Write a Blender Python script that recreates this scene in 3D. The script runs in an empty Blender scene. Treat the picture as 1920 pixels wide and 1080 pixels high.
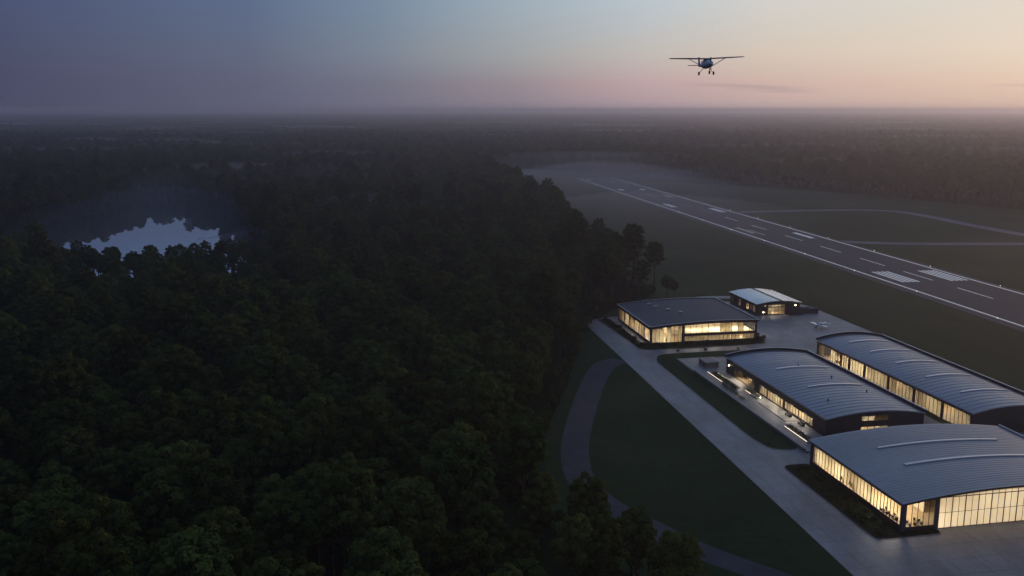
import bpy, bmesh, math, random
import numpy as np
from mathutils import Vector, Matrix
R = math.radians
scene = bpy.context.scene
COL = scene.collection

# ------------------------------------------------------------------ camera, sky, sun, exposure
CAM_H = 90.0
FPX = 1750.0                      # focal length in pixels of a 1920 px wide frame
PITCH = math.atan(335.0 / FPX)
cam_data = bpy.data.cameras.new("camera")
cam_data.sensor_width = 36.0
cam_data.lens = 36.0 * FPX / 1920.0
cam_data.clip_start = 1.0
cam_data.clip_end = 120000.0
cam = bpy.data.objects.new("camera", cam_data)
cam.location = (0, 0, CAM_H)
cam.rotation_euler = (R(90) - PITCH, 0, 0)
COL.objects.link(cam)
scene.camera = cam

scene.view_settings.view_transform = 'Standard'
scene.view_settings.look = 'None'
scene.view_settings.exposure = 0.0
scene.view_settings.gamma = 1.0
scene.render.engine = 'CYCLES'
cy = scene.cycles
cy.max_bounces = 6; cy.diffuse_bounces = 3; cy.glossy_bounces = 3
cy.transmission_bounces = 4; cy.transparent_max_bounces = 12; cy.volume_bounces = 0
cy.caustics_reflective = False; cy.caustics_refractive = False
cy.sample_clamp_indirect = 3.0
cy.use_denoising = True

SUN_AZ = 44.0                     # degrees clockwise from +Y, beyond the right edge
SUN_EL = 1.5


def lin(c):
    out = []
    for v in c:
        v = v / 255.0
        out.append(v / 12.92 if v <= 0.04045 else ((v + 0.055) / 1.055) ** 2.4)
    return (*out, 1.0)


def build_world():
    w = bpy.data.worlds.new("World"); scene.world = w; w.use_nodes = True
    nt = w.node_tree; N = nt.nodes; L = nt.links
    N.clear()
    out = N.new('ShaderNodeOutputWorld'); bg = N.new('ShaderNodeBackground')
    L.new(bg.outputs[0], out.inputs['Surface'])
    tc = N.new('ShaderNodeTexCoord'); sep = N.new('ShaderNodeSeparateXYZ')
    L.new(tc.outputs['Generated'], sep.inputs[0])

    def math_(op, a, b=None):
        m = N.new('ShaderNodeMath'); m.operation = op
        for i, v in enumerate((a, b)):
            if v is None: continue
            if isinstance(v, (int, float)): m.inputs[i].default_value = v
            else: L.new(v, m.inputs[i])
        return m.outputs[0]
    az = math_('MULTIPLY', math_('ARCTAN2', sep.outputs[0], sep.outputs[1]), 180 / math.pi)
    el = math_('MULTIPLY', math_('ARCSINE', sep.outputs[2]), 180 / math.pi)
    elp = math_('MAXIMUM', el, 0.0)
    f = math_('SQRT', math_('DIVIDE', elp, 90.0))
    # dusk colours by compass direction: {azimuth: [(elevation, sRGB), ...]}
    Z = (100, 123, 164)
    dusk = [
        (-180, [(0, (46, 46, 66)), (6, (48, 52, 80)), (20, (58, 68, 106)), (90, Z)]),
        (-90, [(0, (50, 50, 72)), (6, (54, 58, 90)), (20, (62, 74, 114)), (90, Z)]),
        (-28.3, [(0, (74, 75, 100)), (1.5, (73, 75, 102)), (3.2, (73, 79, 106)), (6.3, (72, 82, 115)), (14, (80, 104, 150)), (30, (70, 92, 138)), (90, Z)]),
        (-15.1, [(0, (95, 96, 119)), (1.5, (94, 98, 121)), (3.2, (95, 104, 128)), (6.3, (93, 108, 138)), (14, (86, 110, 152)), (30, (74, 96, 140)), (90, Z)]),
        (-7.7, [(0, (112, 110, 131)), (1.5, (115, 116, 133)), (3.2, (122, 132, 147)), (6.3, (119, 138, 160)), (14, (106, 134, 170)), (30, (82, 108, 150)), (90, Z)]),
        (0, [(0, (132, 124, 141)), (1.5, (149, 138, 146)), (3.2, (158, 161, 164)), (6.3, (157, 172, 184)), (14, (134, 160, 186)), (30, (92, 120, 158)), (90, Z)]),
        (7.7, [(0, (163, 147, 160)), (1.5, (190, 164, 166)), (3.2, (192, 185, 180)), (6.3, (184, 196, 204)), (14, (158, 178, 196)), (30, (104, 132, 166)), (90, Z)]),
        (15.1, [(0, (188, 166, 167)), (1.5, (207, 179, 170)), (3.2, (213, 198, 184)), (6.3, (210, 208, 203)), (14, (182, 192, 202)), (30, (116, 142, 172)), (90, Z)]),
        (28.3, [(0, (204, 175, 160)), (1.5, (226, 200, 180)), (3.2, (229, 213, 194)), (6.3, (223, 215, 204)), (14, (200, 204, 208)), (30, (130, 152, 178)), (90, Z)]),
        (44, [(0, (216, 170, 142)), (1.5, (234, 206, 180)), (3.2, (246, 222, 190)), (6.3, (232, 220, 204)), (14, (208, 208, 208)), (30, (136, 156, 180)), (90, Z)]),
        (90, [(0, (126, 110, 124)), (3, (130, 126, 140)), (8, (126, 138, 162)), (20, (98, 122, 156)), (40, (74, 96, 136)), (90, Z)]),
        (180, [(0, (46, 46, 66)), (6, (48, 52, 80)), (20, (58, 68, 106)), (90, Z)]),
    ]
    prev = None; paz = None
    for a, stops in dusk:
        r = N.new('ShaderNodeValToRGB'); cr = r.color_ramp; cr.interpolation = 'B_SPLINE' if False else 'LINEAR'
        while len(cr.elements) < len(stops): cr.elements.new(0.5)
        for e, (ev, c) in zip(cr.elements, stops):
            e.position = math.sqrt(ev / 90.0)
        for e, (ev, c) in zip(cr.elements, stops):
            e.position = math.sqrt(ev / 90.0); e.color = lin(c)
        L.new(f, r.inputs[0])
        if prev is None:
            prev = r.outputs[0]
        else:
            mr = N.new('ShaderNodeMapRange'); mr.clamp = True
            mr.inputs['From Min'].default_value = paz; mr.inputs['From Max'].default_value = a
            L.new(az, mr.inputs['Value'])
            mx = N.new('ShaderNodeMix'); mx.data_type = 'RGBA'
            L.new(mr.outputs[0], mx.inputs['Factor']); L.new(prev, mx.inputs['A']); L.new(r.outputs[0], mx.inputs['B'])
            prev = mx.outputs['Result']
        paz = a
    # thin dusk cloud streaks low over the horizon on the bright side
    comb = N.new('ShaderNodeCombineXYZ')
    L.new(math_('MULTIPLY', az, 0.22), comb.inputs[0]); L.new(math_('MULTIPLY', el, 3.2), comb.inputs[1])
    nz = N.new('ShaderNodeTexNoise'); nz.inputs['Scale'].default_value = 1.0; nz.inputs['Detail'].default_value = 5
    L.new(comb.outputs[0], nz.inputs['Vector'])

    def bump(v, c, wd):
        d = math_('DIVIDE', math_('SUBTRACT', v, c), wd)
        return math_('MAXIMUM', math_('SUBTRACT', 1.0, math_('MULTIPLY', d, d)), 0.0)
    m1 = math_('MULTIPLY', bump(az, 14.0, 4.2), bump(math_('ADD', el, math_('MULTIPLY', math_('SUBTRACT', az, 14.0), 0.05)), 1.22, 0.24))
    m2 = math_('MULTIPLY', bump(az, 28.5, 2.6), bump(el, 1.22, 0.14))
    m = math_('ADD', math_('MULTIPLY', m1, 1.25), m2)
    nr = N.new('ShaderNodeMapRange'); nr.clamp = True
    nr.inputs['From Min'].default_value = 0.36; nr.inputs['From Max'].default_value = 0.62
    L.new(nz.outputs['Fac'], nr.inputs['Value'])
    cm = math_('MINIMUM', math_('MULTIPLY', math_('MULTIPLY', m, nr.outputs[0]), 0.36), 0.36)
    mc = N.new('ShaderNodeMix'); mc.data_type = 'RGBA'; mc.inputs['B'].default_value = lin((150, 134, 148))
    L.new(cm, mc.inputs['Factor']); L.new(prev, mc.inputs['A'])
    # a share of the physical sky, sun just at the horizon
    sky = N.new('ShaderNodeTexSky'); sky.sky_type = 'NISHITA'; sky.sun_disc = False
    sky.sun_elevation = R(SUN_EL); sky.sun_rotation = R(SUN_AZ); sky.altitude = 100
    sm = N.new('ShaderNodeMix'); sm.data_type = 'RGBA'; sm.blend_type = 'ADD'; sm.inputs['Factor'].default_value = 0.003
    L.new(mc.outputs['Result'], sm.inputs['A']); L.new(sky.outputs[0], sm.inputs['B'])
    L.new(sm.outputs['Result'], bg.inputs['Color'])
    bg.inputs['Strength'].default_value = 1.0


build_world()
sd = bpy.data.lights.new("sun", 'SUN'); sd.energy = 0.95; sd.angle = R(8); sd.color = (1.0, 0.56, 0.34)
so = bpy.data.objects.new("sun", sd); COL.objects.link(so)
_d = Vector((math.sin(R(SUN_AZ)) * math.cos(R(SUN_EL)), math.cos(R(SUN_AZ)) * math.cos(R(SUN_EL)), math.sin(R(SUN_EL + 2.5))))
so.rotation_euler = _d.to_track_quat('Z', 'Y').to_euler()

# ------------------------------------------------------------------ helpers
def frame_xy(lat, al, azd):
    a = R(azd)
    return lat * math.cos(a) + al * math.sin(a), -lat * math.sin(a) + al * math.cos(a)


class MB:
    def __init__(self): self.v = []; self.f = []; self.m = []
    def add(self, vs, fs, mi=0):
        o = len(self.v); self.v += [tuple(p) for p in vs]
        self.f += [tuple(i + o for i in q) for q in fs]; self.m += [mi] * len(fs)
    def box(self, x0, x1, y0, y1, z0, z1, mi=0):
        self.add([(x0, y0, z0), (x1, y0, z0), (x1, y1, z0), (x0, y1, z0), (x0, y0, z1), (x1, y0, z1), (x1, y1, z1), (x0, y1, z1)],
                 [(0, 3, 2, 1), (4, 5, 6, 7), (0, 1, 5, 4), (1, 2, 6, 5), (2, 3, 7, 6), (3, 0, 4, 7)], mi)
    def strip(self, rings, closed_ring=True, cap=True, mi=0):
        n = len(rings[0]); vs = [p for r in rings for p in r]; fs = []
        for i in range(len(rings) - 1):
            for j in range(n if closed_ring else n - 1):
                k = (j + 1) % n
                fs.append((i * n + j, i * n + k, (i + 1) * n + k, (i + 1) * n + j))
        if cap:
            fs.append(tuple(range(n))[::-1]); fs.append(tuple(range((len(rings) - 1) * n, len(rings) * n)))
        self.add(vs, fs, mi)
    def prism(self, poly, z0, z1, mi=0):
        self.strip([[(x, y, z0) for x, y in poly], [(x, y, z1) for x, y in poly]], mi=mi)
    def tube(self, p0, p1, r0, r1=None, n=8, mi=0, cap=True):
        r1 = r0 if r1 is None else r1
        p0 = Vector(p0); p1 = Vector(p1); d = (p1 - p0).normalized()
        a = d.orthogonal().normalized(); b = d.cross(a)
        cs = [(math.cos(2 * math.pi * i / n), math.sin(2 * math.pi * i / n)) for i in range(n)]
        self.strip([[p0 + (a * c + b * s) * r0 for c, s in cs], [p1 + (a * c + b * s) * r1 for c, s in cs]], mi=mi, cap=cap)
    def build(self, name, mats, parent=None, smooth=False, fix=True):
        me = bpy.data.meshes.new(name); me.from_pydata(self.v, [], self.f)
        if not isinstance(mats, (list, tuple)): mats = [mats]
        for m in mats: me.materials.append(m)
        if len(mats) > 1: me.polygons.foreach_set('material_index', self.m)
        if fix:
            bm = bmesh.new(); bm.from_mesh(me); bmesh.ops.recalc_face_normals(bm, faces=bm.faces[:]); bm.to_mesh(me); bm.free()
        if smooth: me.polygons.foreach_set('use_smooth', [True] * len(me.polygons))
        me.update()
        o = bpy.data.objects.new(name, me); COL.objects.link(o)
        if parent: o.parent = parent
        return o


def tag(o, label, cat, group=None):
    o['label'] = label; o['category'] = cat
    if group: o['group'] = group
    return o


def thing(name, label, cat, loc=(0, 0, 0), rz=0.0, group=None):
    o = bpy.data.objects.new(name, None); COL.objects.link(o); o.empty_display_size = 0.5
    o.location = loc; o.rotation_euler = (0, 0, rz)
    return tag(o, label, cat, group)


def dup(o, loc=None, rz=None, scale=None, label=None, group=None):
    def cp(s, parent):
        c = s.copy(); COL.objects.link(c)
        if parent: c.parent = parent
        for ch in KIDS.get(s.name, s.children): cp(ch, c)
        return c
    c = cp(o, None)
    if loc: c.location = loc
    if rz is not None: c.rotation_euler = (0, 0, rz)
    if scale is not None: c.scale = scale if hasattr(scale, '__len__') else (scale,) * 3
    if label: c['label'] = label
    if group: c['group'] = group
    return c


KIDS = {}


def remember(root):
    kids = [o for o in COL.objects if o.parent == root]
    KIDS[root.name] = kids
    for k in kids: remember(k)


def structure(name, mb, mat):
    o = mb.build(name, mat); o['kind'] = 'structure'; return o


# ------------------------------------------------------------------ materials
class MT:
    def __init__(self, name):
        self.m = bpy.data.materials.new(name); self.m.use_nodes = True
        self.nt = self.m.node_tree; self.N = self.nt.nodes; self.L = self.nt.links
        self.b = self.N['Principled BSDF']; self.out = self.N['Material Output']
        self.tc = self.N.new('ShaderNodeTexCoord')
    def noise(self, scale, detail=4, rough=0.6, coord='Object', stretch=None):
        n = self.N.new('ShaderNodeTexNoise'); n.inputs['Scale'].default_value = scale
        n.inputs['Detail'].default_value = detail; n.inputs['Roughness'].default_value = rough
        src = self.tc.outputs[coord]
        if stretch:
            mp = self.N.new('ShaderNodeMapping'); mp.inputs['Scale'].default_value = stretch[:3]
            if len(stretch) > 3: mp.inputs['Rotation'].default_value = (0, 0, stretch[3])
            self.L.new(src, mp.inputs[0]); src = mp.outputs[0]
        self.L.new(src, n.inputs['Vector']); return n.outputs['Fac']
    def ramp(self, fac, stops):
        r = self.N.new('ShaderNodeValToRGB'); cr = r.color_ramp
        while len(cr.elements) < len(stops): cr.elements.new(0.5)
        for i, (p, c) in enumerate(stops):
            cr.elements[i].position = p; cr.elements[i].color = (*c, 1) if len(c) == 3 else c
        self.L.new(fac, r.inputs[0]); return r.outputs[0]
    def mix(self, fac, a, b, mode='MIX'):
        m = self.N.new('ShaderNodeMix'); m.data_type = 'RGBA'; m.blend_type = mode
        for k, v in (('Factor', fac), ('A', a), ('B', b)):
            if isinstance(v, (int, float)): m.inputs[k].default_value = v
            elif isinstance(v, tuple): m.inputs[k].default_value = (*v, 1) if len(v) == 3 else v
            else: self.L.new(v, m.inputs[k])
        return m.outputs['Result']
    def col(self, c):
        if isinstance(c, tuple): self.b.inputs['Base Color'].default_value = (*c, 1)
        else: self.L.new(c, self.b.inputs['Base Color'])
    def set(self, **k):
        for n, v in k.items(): self.b.inputs[n.replace('_', ' ')].default_value = v
        return self
    def bump(self, h, strength=0.3, dist=0.1):
        bn = self.N.new('ShaderNodeBump'); bn.inputs['Strength'].default_value = strength; bn.inputs['Distance'].default_value = dist
        self.L.new(h, bn.inputs['Height']); self.L.new(bn.outputs[0], self.b.inputs['Normal'])


def simple(name, c, rough=0.6, metal=0.0, var=0.15, scale=0.6):
    t = MT(name); n = t.noise(scale, 5)
    lo = tuple(x * (1 - var) for x in c); hi = tuple(min(1, x * (1 + var)) for x in c)
    t.col(t.ramp(n, [(0.3, lo), (0.7, hi)])); t.set(Roughness=rough, Metallic=metal)
    return t.m


def emit(name, c, s):
    t = MT(name); t.b.inputs['Base Color'].default_value = (*c, 1)
    t.b.inputs['Emission Color'].default_value = (*c, 1); t.b.inputs['Emission Strength'].default_value = s
    return t.m


def m_grass():
    t = MT("grass_mat")
    n1 = t.noise(0.012, 6, 0.62); n2 = t.noise(0.35, 4, 0.7); n3 = t.noise(0.05, 3, 0.5, stretch=(1, 0.12, 1, R(-10)))
    c = t.ramp(n1, [(0.30, (0.008, 0.024, 0.007)), (0.52, (0.018, 0.041, 0.012)), (0.66, (0.034, 0.052, 0.018)), (0.76, (0.055, 0.056, 0.028))])
    c = t.mix(0.6, c, t.ramp(n2, [(0.25, (0.45, 0.45, 0.45)), (0.75, (1.5, 1.5, 1.5))]), 'MULTIPLY')
    c = t.mix(0.35, c, t.ramp(n3, [(0.3, (0.6, 0.6, 0.6)), (0.7, (1.3, 1.3, 1.3))]), 'MULTIPLY')
    t.col(c); t.set(Roughness=0.95); t.b.inputs['Specular IOR Level'].default_value = 0.1
    return t.m


def m_floor():
    t = MT("forest_floor_mat"); n = t.noise(0.02, 5); n2 = t.noise(0.0011, 5, 0.65)
    c = t.ramp(n, [(0.3, (0.012, 0.018, 0.009)), (0.7, (0.026, 0.032, 0.016))])
    c = t.mix(0.7, c, t.ramp(n2, [(0.35, (0.5, 0.5, 0.5)), (0.65, (1.3, 1.3, 1.3))]), 'MULTIPLY')
    t.col(c); t.set(Roughness=1.0); t.b.inputs['Specular IOR Level'].default_value = 0.0
    return t.m


def m_concrete(name="concrete_mat", base=(0.235, 0.228, 0.235), joint=6.0, rot=R(10.9)):
    t = MT(name)
    n1 = t.noise(0.05, 6, 0.6); n2 = t.noise(0.9, 5, 0.7); n3 = t.noise(0.16, 5, 0.75, stretch=(1, 0.25, 1, -rot))
    lo = tuple(x * 0.72 for x in base); hi = tuple(x * 1.25 for x in base)
    c = t.ramp(n1, [(0.3, lo), (0.7, hi)])
    c = t.mix(0.4, c, t.ramp(n2, [(0.3, (0.7, 0.7, 0.7)), (0.7, (1.2, 1.2, 1.2))]), 'MULTIPLY')
    c = t.mix(0.45, c, t.ramp(n3, [(0.35, (0.42, 0.42, 0.43)), (0.62, (1.15, 1.15, 1.15))]), 'MULTIPLY')
    if joint:
        mp = t.N.new('ShaderNodeMapping'); mp.inputs['Rotation'].default_value = (0, 0, -rot)
        t.L.new(t.tc.outputs['Object'], mp.inputs[0])
        br = t.N.new('ShaderNodeTexBrick'); br.offset = 0.0; br.inputs['Scale'].default_value = 1.0
        br.inputs['Brick Width'].default_value = joint; br.inputs['Row Height'].default_value = joint
        br.inputs['Mortar Size'].default_value = 0.09; br.inputs['Mortar Smooth'].default_value = 0.4
        br.inputs['Color1'].default_value = (1, 1, 1, 1); br.inputs['Color2'].default_value = (0.86, 0.86, 0.87, 1)
        br.inputs['Mortar'].default_value = (0.38, 0.38, 0.38, 1)
        t.L.new(mp.outputs[0], br.inputs['Vector'])
        c = t.mix(0.8, c, br.outputs['Color'], 'MULTIPLY')
    t.col(c); t.set(Roughness=0.5); t.b.inputs['Specular IOR Level'].default_value = 0.5
    return t.m


def m_asphalt():
    t = MT("asphalt_mat")
    n1 = t.noise(0.03, 6, 0.65, stretch=(1, 0.12, 1, R(-8.5))); n2 = t.noise(0.8, 4)
    c = t.ramp(n1, [(0.3, (0.014, 0.0105, 0.017)), (0.7, (0.037, 0.028, 0.043))])
    c = t.mix(0.3, c, t.ramp(n2, [(0.3, (0.7, 0.7, 0.7)), (0.7, (1.2, 1.2, 1.2))]), 'MULTIPLY')
    t.col(c); t.set(Roughness=0.8); return t.m


def m_paint(name, lo=0.62, hi=0.92):
    t = MT(name); n = t.noise(0.5, 6, 0.75)
    t.col(t.ramp(n, [(0.3, (lo, lo, lo)), (0.6, (hi, hi, hi * 0.98))])); t.set(Roughness=0.42, Metallic=0.8); return t.m


def m_roof(name, base, rough=0.34, metal=0.75):
    t = MT(name); n = t.noise(0.25, 5, 0.6); n2 = t.noise(0.08, 4, 0.6, stretch=(0.15, 1, 1))
    c = t.ramp(n, [(0.3, tuple(x * 0.82 for x in base)), (0.7, tuple(x * 1.12 for x in base))])
    c = t.mix(0.5, c, t.ramp(n2, [(0.3, (0.72, 0.72, 0.74)), (0.7, (1.15, 1.15, 1.15))]), 'MULTIPLY')
    t.col(c); t.set(Metallic=metal)
    rr = t.ramp(n, [(0.3, (rough - 0.06,) * 3), (0.7, (rough + 0.1,) * 3)]); t.L.new(rr, t.b.inputs['Roughness'])
    return t.m


def m_glass():
    t = MT("window_glass_mat"); N, L = t.N, t.L; N.remove(t.b)
    tr = N.new('ShaderNodeBsdfTransparent'); tr.inputs[0].default_value = (0.93, 0.94, 0.92, 1)
    gl = N.new('ShaderNodeBsdfGlossy'); gl.inputs['Roughness'].default_value = 0.03
    fr = N.new('ShaderNodeFresnel'); fr.inputs[0].default_value = 1.5
    ge = N.new('ShaderNodeNewGeometry'); iv = N.new('ShaderNodeMath'); iv.operation = 'SUBTRACT'; iv.inputs[0].default_value = 1.0   # reflect at the outer face only
    L.new(ge.outputs['Backfacing'], iv.inputs[1]); ml = N.new('ShaderNodeMath'); ml.operation = 'MULTIPLY'; L.new(fr.outputs[0], ml.inputs[0]); L.new(iv.outputs[0], ml.inputs[1])
    mx = N.new('ShaderNodeMixShader'); L.new(ml.outputs[0], mx.inputs[0]); L.new(tr.outputs[0], mx.inputs[1]); L.new(gl.outputs[0], mx.inputs[2])
    L.new(mx.outputs[0], t.out.inputs['Surface']); return t.m


def m_cloth(name, c, scale=1.0, trans=0.62, glow=0.0):
    t = MT(name); N, L = t.N, t.L; N.remove(t.b)
    n = t.noise(0.45 * scale, 4, 0.6); n2 = t.noise(2.2 * scale, 3, 0.6, stretch=(1, 1, 0.05))
    cc = t.ramp(n, [(0.3, tuple(x * 0.8 for x in c)), (0.7, c)])
    cc = t.mix(0.35, cc, t.ramp(n2, [(0.3, (0.6, 0.6, 0.6)), (0.65, (1.05, 1.05, 1.05))]), 'MULTIPLY')
    tl = N.new('ShaderNodeBsdfTranslucent'); df = N.new('ShaderNodeBsdfDiffuse')
    L.new(cc, tl.inputs[0]); L.new(cc, df.inputs[0])
    mx = N.new('ShaderNodeMixShader'); mx.inputs[0].default_value = trans
    L.new(df.outputs[0], mx.inputs[1]); L.new(tl.outputs[0], mx.inputs[2]); last = mx.outputs[0]
    if glow:                                            # emission added so the panel looks backlit and spills warm light
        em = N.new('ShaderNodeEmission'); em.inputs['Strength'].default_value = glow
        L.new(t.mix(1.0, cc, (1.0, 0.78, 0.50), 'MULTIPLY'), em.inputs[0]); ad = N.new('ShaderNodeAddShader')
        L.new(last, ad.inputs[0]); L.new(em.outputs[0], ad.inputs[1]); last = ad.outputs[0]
    L.new(last, t.out.inputs['Surface'])
    return t.m


def m_leaf(name, dark, light, trans=0.25):
    t = MT(name); N, L = t.N, t.L; N.remove(t.b)
    oi = N.new('ShaderNodeObjectInfo')
    n = t.noise(0.45, 3, 0.6)
    c = t.ramp(n, [(0.3, dark), (0.7, light)])
    hv = N.new('ShaderNodeHueSaturation')
    mr = N.new('ShaderNodeMapRange'); mr.inputs['To Min'].default_value = 0.62; mr.inputs['To Max'].default_value = 1.35
    L.new(oi.outputs['Random'], mr.inputs['Value']); L.new(mr.outputs[0], hv.inputs['Value'])
    mh = N.new('ShaderNodeMapRange'); mh.inputs['To Min'].default_value = 0.475; mh.inputs['To Max'].default_value = 0.52
    m3 = N.new('ShaderNodeMath'); m3.operation = 'FRACT'; m2 = N.new('ShaderNodeMath'); m2.operation = 'MULTIPLY'; m2.inputs[1].default_value = 7.31
    L.new(oi.outputs['Random'], m2.inputs[0]); L.new(m2.outputs[0], m3.inputs[0]); L.new(m3.outputs[0], mh.inputs['Value']); L.new(mh.outputs[0], hv.inputs['Hue'])
    L.new(c, hv.inputs['Color'])
    df = N.new('ShaderNodeBsdfDiffuse'); tl = N.new('ShaderNodeBsdfTranslucent')
    L.new(hv.outputs[0], df.inputs[0]); L.new(hv.outputs[0], tl.inputs[0])
    mx = N.new('ShaderNodeMixShader'); mx.inputs[0].default_value = trans
    L.new(df.outputs[0], mx.inputs[1]); L.new(tl.outputs[0], mx.inputs[2]); L.new(mx.outputs[0], t.out.inputs['Surface'])
    return t.m


def m_water():
    t = MT("water_mat"); t.col((0.55, 0.60, 0.63)); t.set(Roughness=0.02, Metallic=1.0)
    t.b.inputs['IOR'].default_value = 1.9; t.b.inputs['Specular IOR Level'].default_value = 1.0
    n = t.noise(0.25, 3, 0.5); t.bump(n, 0.02, 0.2); return t.m


def m_volume(name, c, dens, g):
    t = MT(name); t.N.remove(t.b)
    v = t.N.new('ShaderNodeVolumePrincipled'); v.inputs['Color'].default_value = (*c, 1)
    v.inputs['Density'].default_value = dens; v.inputs['Anisotropy'].default_value = g
    t.L.new(v.outputs[0], t.out.inputs['Volume']); return t.m


M = dict(
    grass=m_grass(), floor=m_floor(), concrete=m_concrete(), asphalt=m_asphalt(),
    patio=m_concrete("paving_mat", (0.28, 0.265, 0.25), 2.0), wall_conc=m_concrete("cast_concrete_mat", (0.20, 0.19, 0.19), 0),
    gravel=simple("gravel_track_mat", (0.046, 0.045, 0.055), 0.95, 0, 0.25, 0.15),
    dirt=simple("dirt_track_mat", (0.17, 0.142, 0.168), 0.95, 0, 0.25, 0.1),
    paint=m_paint("runway_paint_mat"), old_paint=m_paint("worn_paint_mat", 0.10, 0.26), faint_paint=m_paint("faint_paint_mat", 0.06, 0.12),
    roof_metal=m_roof("roof_metal_mat", (0.165, 0.20, 0.28), 0.33), roof_flat=m_roof("roof_membrane_mat", (0.078, 0.08, 0.092), 0.7, 0.0),
    roof_front=m_roof("roof_sheet_mat", (0.25, 0.275, 0.32), 0.42, 0.7),
    roof_pale=m_roof("pale_roof_mat", (0.62, 0.68, 0.74), 0.30, 0.75), roof_sheen=m_roof("sheen_roof_mat", (0.92, 0.90, 0.90), 0.24, 0.7),
    trim=simple("roof_trim_mat", (0.60, 0.60, 0.64), 0.4, 0.6), bronze=simple("bronze_frame_mat", (0.11, 0.066, 0.054), 0.45, 0.3),
    clad=simple("dark_cladding_mat", (0.042, 0.038, 0.042), 0.55, 0.2), steel=simple("grey_post_mat", (0.11, 0.105, 0.125), 0.5, 0.2),
    soil=simple("soil_mat", (0.013, 0.013, 0.009), 1.0), cream=simple("plaster_mat", (0.66, 0.56, 0.40), 0.8, 0, 0.1),
    int_floor=simple("timber_floor_mat", (0.34, 0.25, 0.15), 0.5), glass=m_glass(),
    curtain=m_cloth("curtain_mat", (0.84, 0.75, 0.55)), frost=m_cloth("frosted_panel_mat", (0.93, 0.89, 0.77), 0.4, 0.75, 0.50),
    furn=simple("dark_furniture_mat", (0.05, 0.035, 0.028), 0.6), furn2=simple("tan_furniture_mat", (0.22, 0.14, 0.08), 0.6),
    lamp=emit("warm_lamp_mat", (1.0, 0.83, 0.55), 14.0), strip=emit("strip_light_mat", (1.0, 0.80, 0.60), 1.5),
    sky_strip=simple("skylight_mat", (0.90, 0.88, 0.90), 0.16, 0.9, 0.04), sky_grey=simple('grey_skylight_mat', (0.56, 0.56, 0.60), 0.3, 0.6, 0.08), rway_lamp=emit("runway_lamp_mat", (1.0, 0.9, 0.75), 2.0),
    white=simple("white_paint_mat", (0.95, 0.94, 0.95), 0.2, 0.85, 0.03), tyre=simple("tyre_mat", (0.015, 0.014, 0.014), 0.8),
    plane_grey=simple("plane_grey_mat", (0.74, 0.76, 0.80), 0.35, 0, 0.06), wing_under=simple("wing_mat", (0.42, 0.30, 0.29), 0.4, 0, 0.06),
    tint=simple("tinted_glass_mat", (0.03, 0.05, 0.075), 0.08, 0, 0.1), bark=simple("bark_mat", (0.045, 0.032, 0.025), 0.95),
    leaf=m_leaf("pine_leaf_mat", (0.040, 0.053, 0.013), (0.106, 0.121, 0.025), 0.08),
    shrub=m_leaf("shrub_leaf_mat", (0.020, 0.040, 0.012), (0.060, 0.082, 0.026)), water=m_water(),
    chrome=simple("vent_metal_mat", (0.55, 0.53, 0.52), 0.3, 0.6),
)

# ------------------------------------------------------------------ ground, water, roads
BAZ, RAZ = -10.9, -8.49
CLEARING = [(44, 96), (38, 128), (35, 146), (32, 157), (26, 167), (16, 178), (7, 193), (5, 216), (8, 240), (12, 266), (17, 292), (22, 325), (26, 355), (34, 386), (44, 414), (60, 436),
            (69, 450), (67, 478), (60, 502), (51, 540), (47, 600), (48, 660), (45, 730), (42, 800), (31, 880), (10, 1000), (-10, 1150), (-32, 1320), (-5, 1375),
            (60, 1400), (160, 1400), (240, 1240), (330, 1085), (400, 955), (465, 850), (560, 720), (720, 560), (900, 380), (900, 96)]
POND = [(-302, 486), (-340, 600), (-372, 700), (-376, 760), (-366, 800), (-370, 885), (-384, 985), (-368, 1004), (-345, 965), (-325, 935), (-290, 885), (-265, 850), (-238, 800),
        (-212, 730), (-182, 640), (-152, 570), (-130, 502), (-205, 503)]


def smooth_poly(p, it=2):
    for _ in range(it):
        q = []
        for i in range(len(p)):
            a, b = p[i], p[(i + 1) % len(p)]
            q += [(a[0] * .75 + b[0] * .25, a[1] * .75 + b[1] * .25), (a[0] * .25 + b[0] * .75, a[1] * .25 + b[1] * .75)]
        p = q
    return p


def sheet(name, poly, z, mat, z0=None):
    mb = MB()
    if z0 is None: mb.add([(x, y, z) for x, y in poly], [tuple(range(len(poly)))])
    else: mb.prism(poly, z0, z)
    o = mb.build(name, mat)
    for p in o.data.polygons:
        pass
    return o


def struct_sheet(name, poly, z, mat, z0=None):
    o = sheet(name, poly, z, mat, z0); o['kind'] = 'structure'; return o


g = MB()
NG = 24; GS = 26000.0
g.add([(-GS, -2000, 0), (GS, -2000, 0), (GS, GS, 0), (-GS, GS, 0)], [(0, 1, 2, 3)])
structure('ground', g, M['floor'])
struct_sheet('grass_field', smooth_poly(CLEARING, 2), 0.03, M['grass'])
struct_sheet('pond_water', smooth_poly(POND, 2), 0.05, M['water'])


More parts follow.
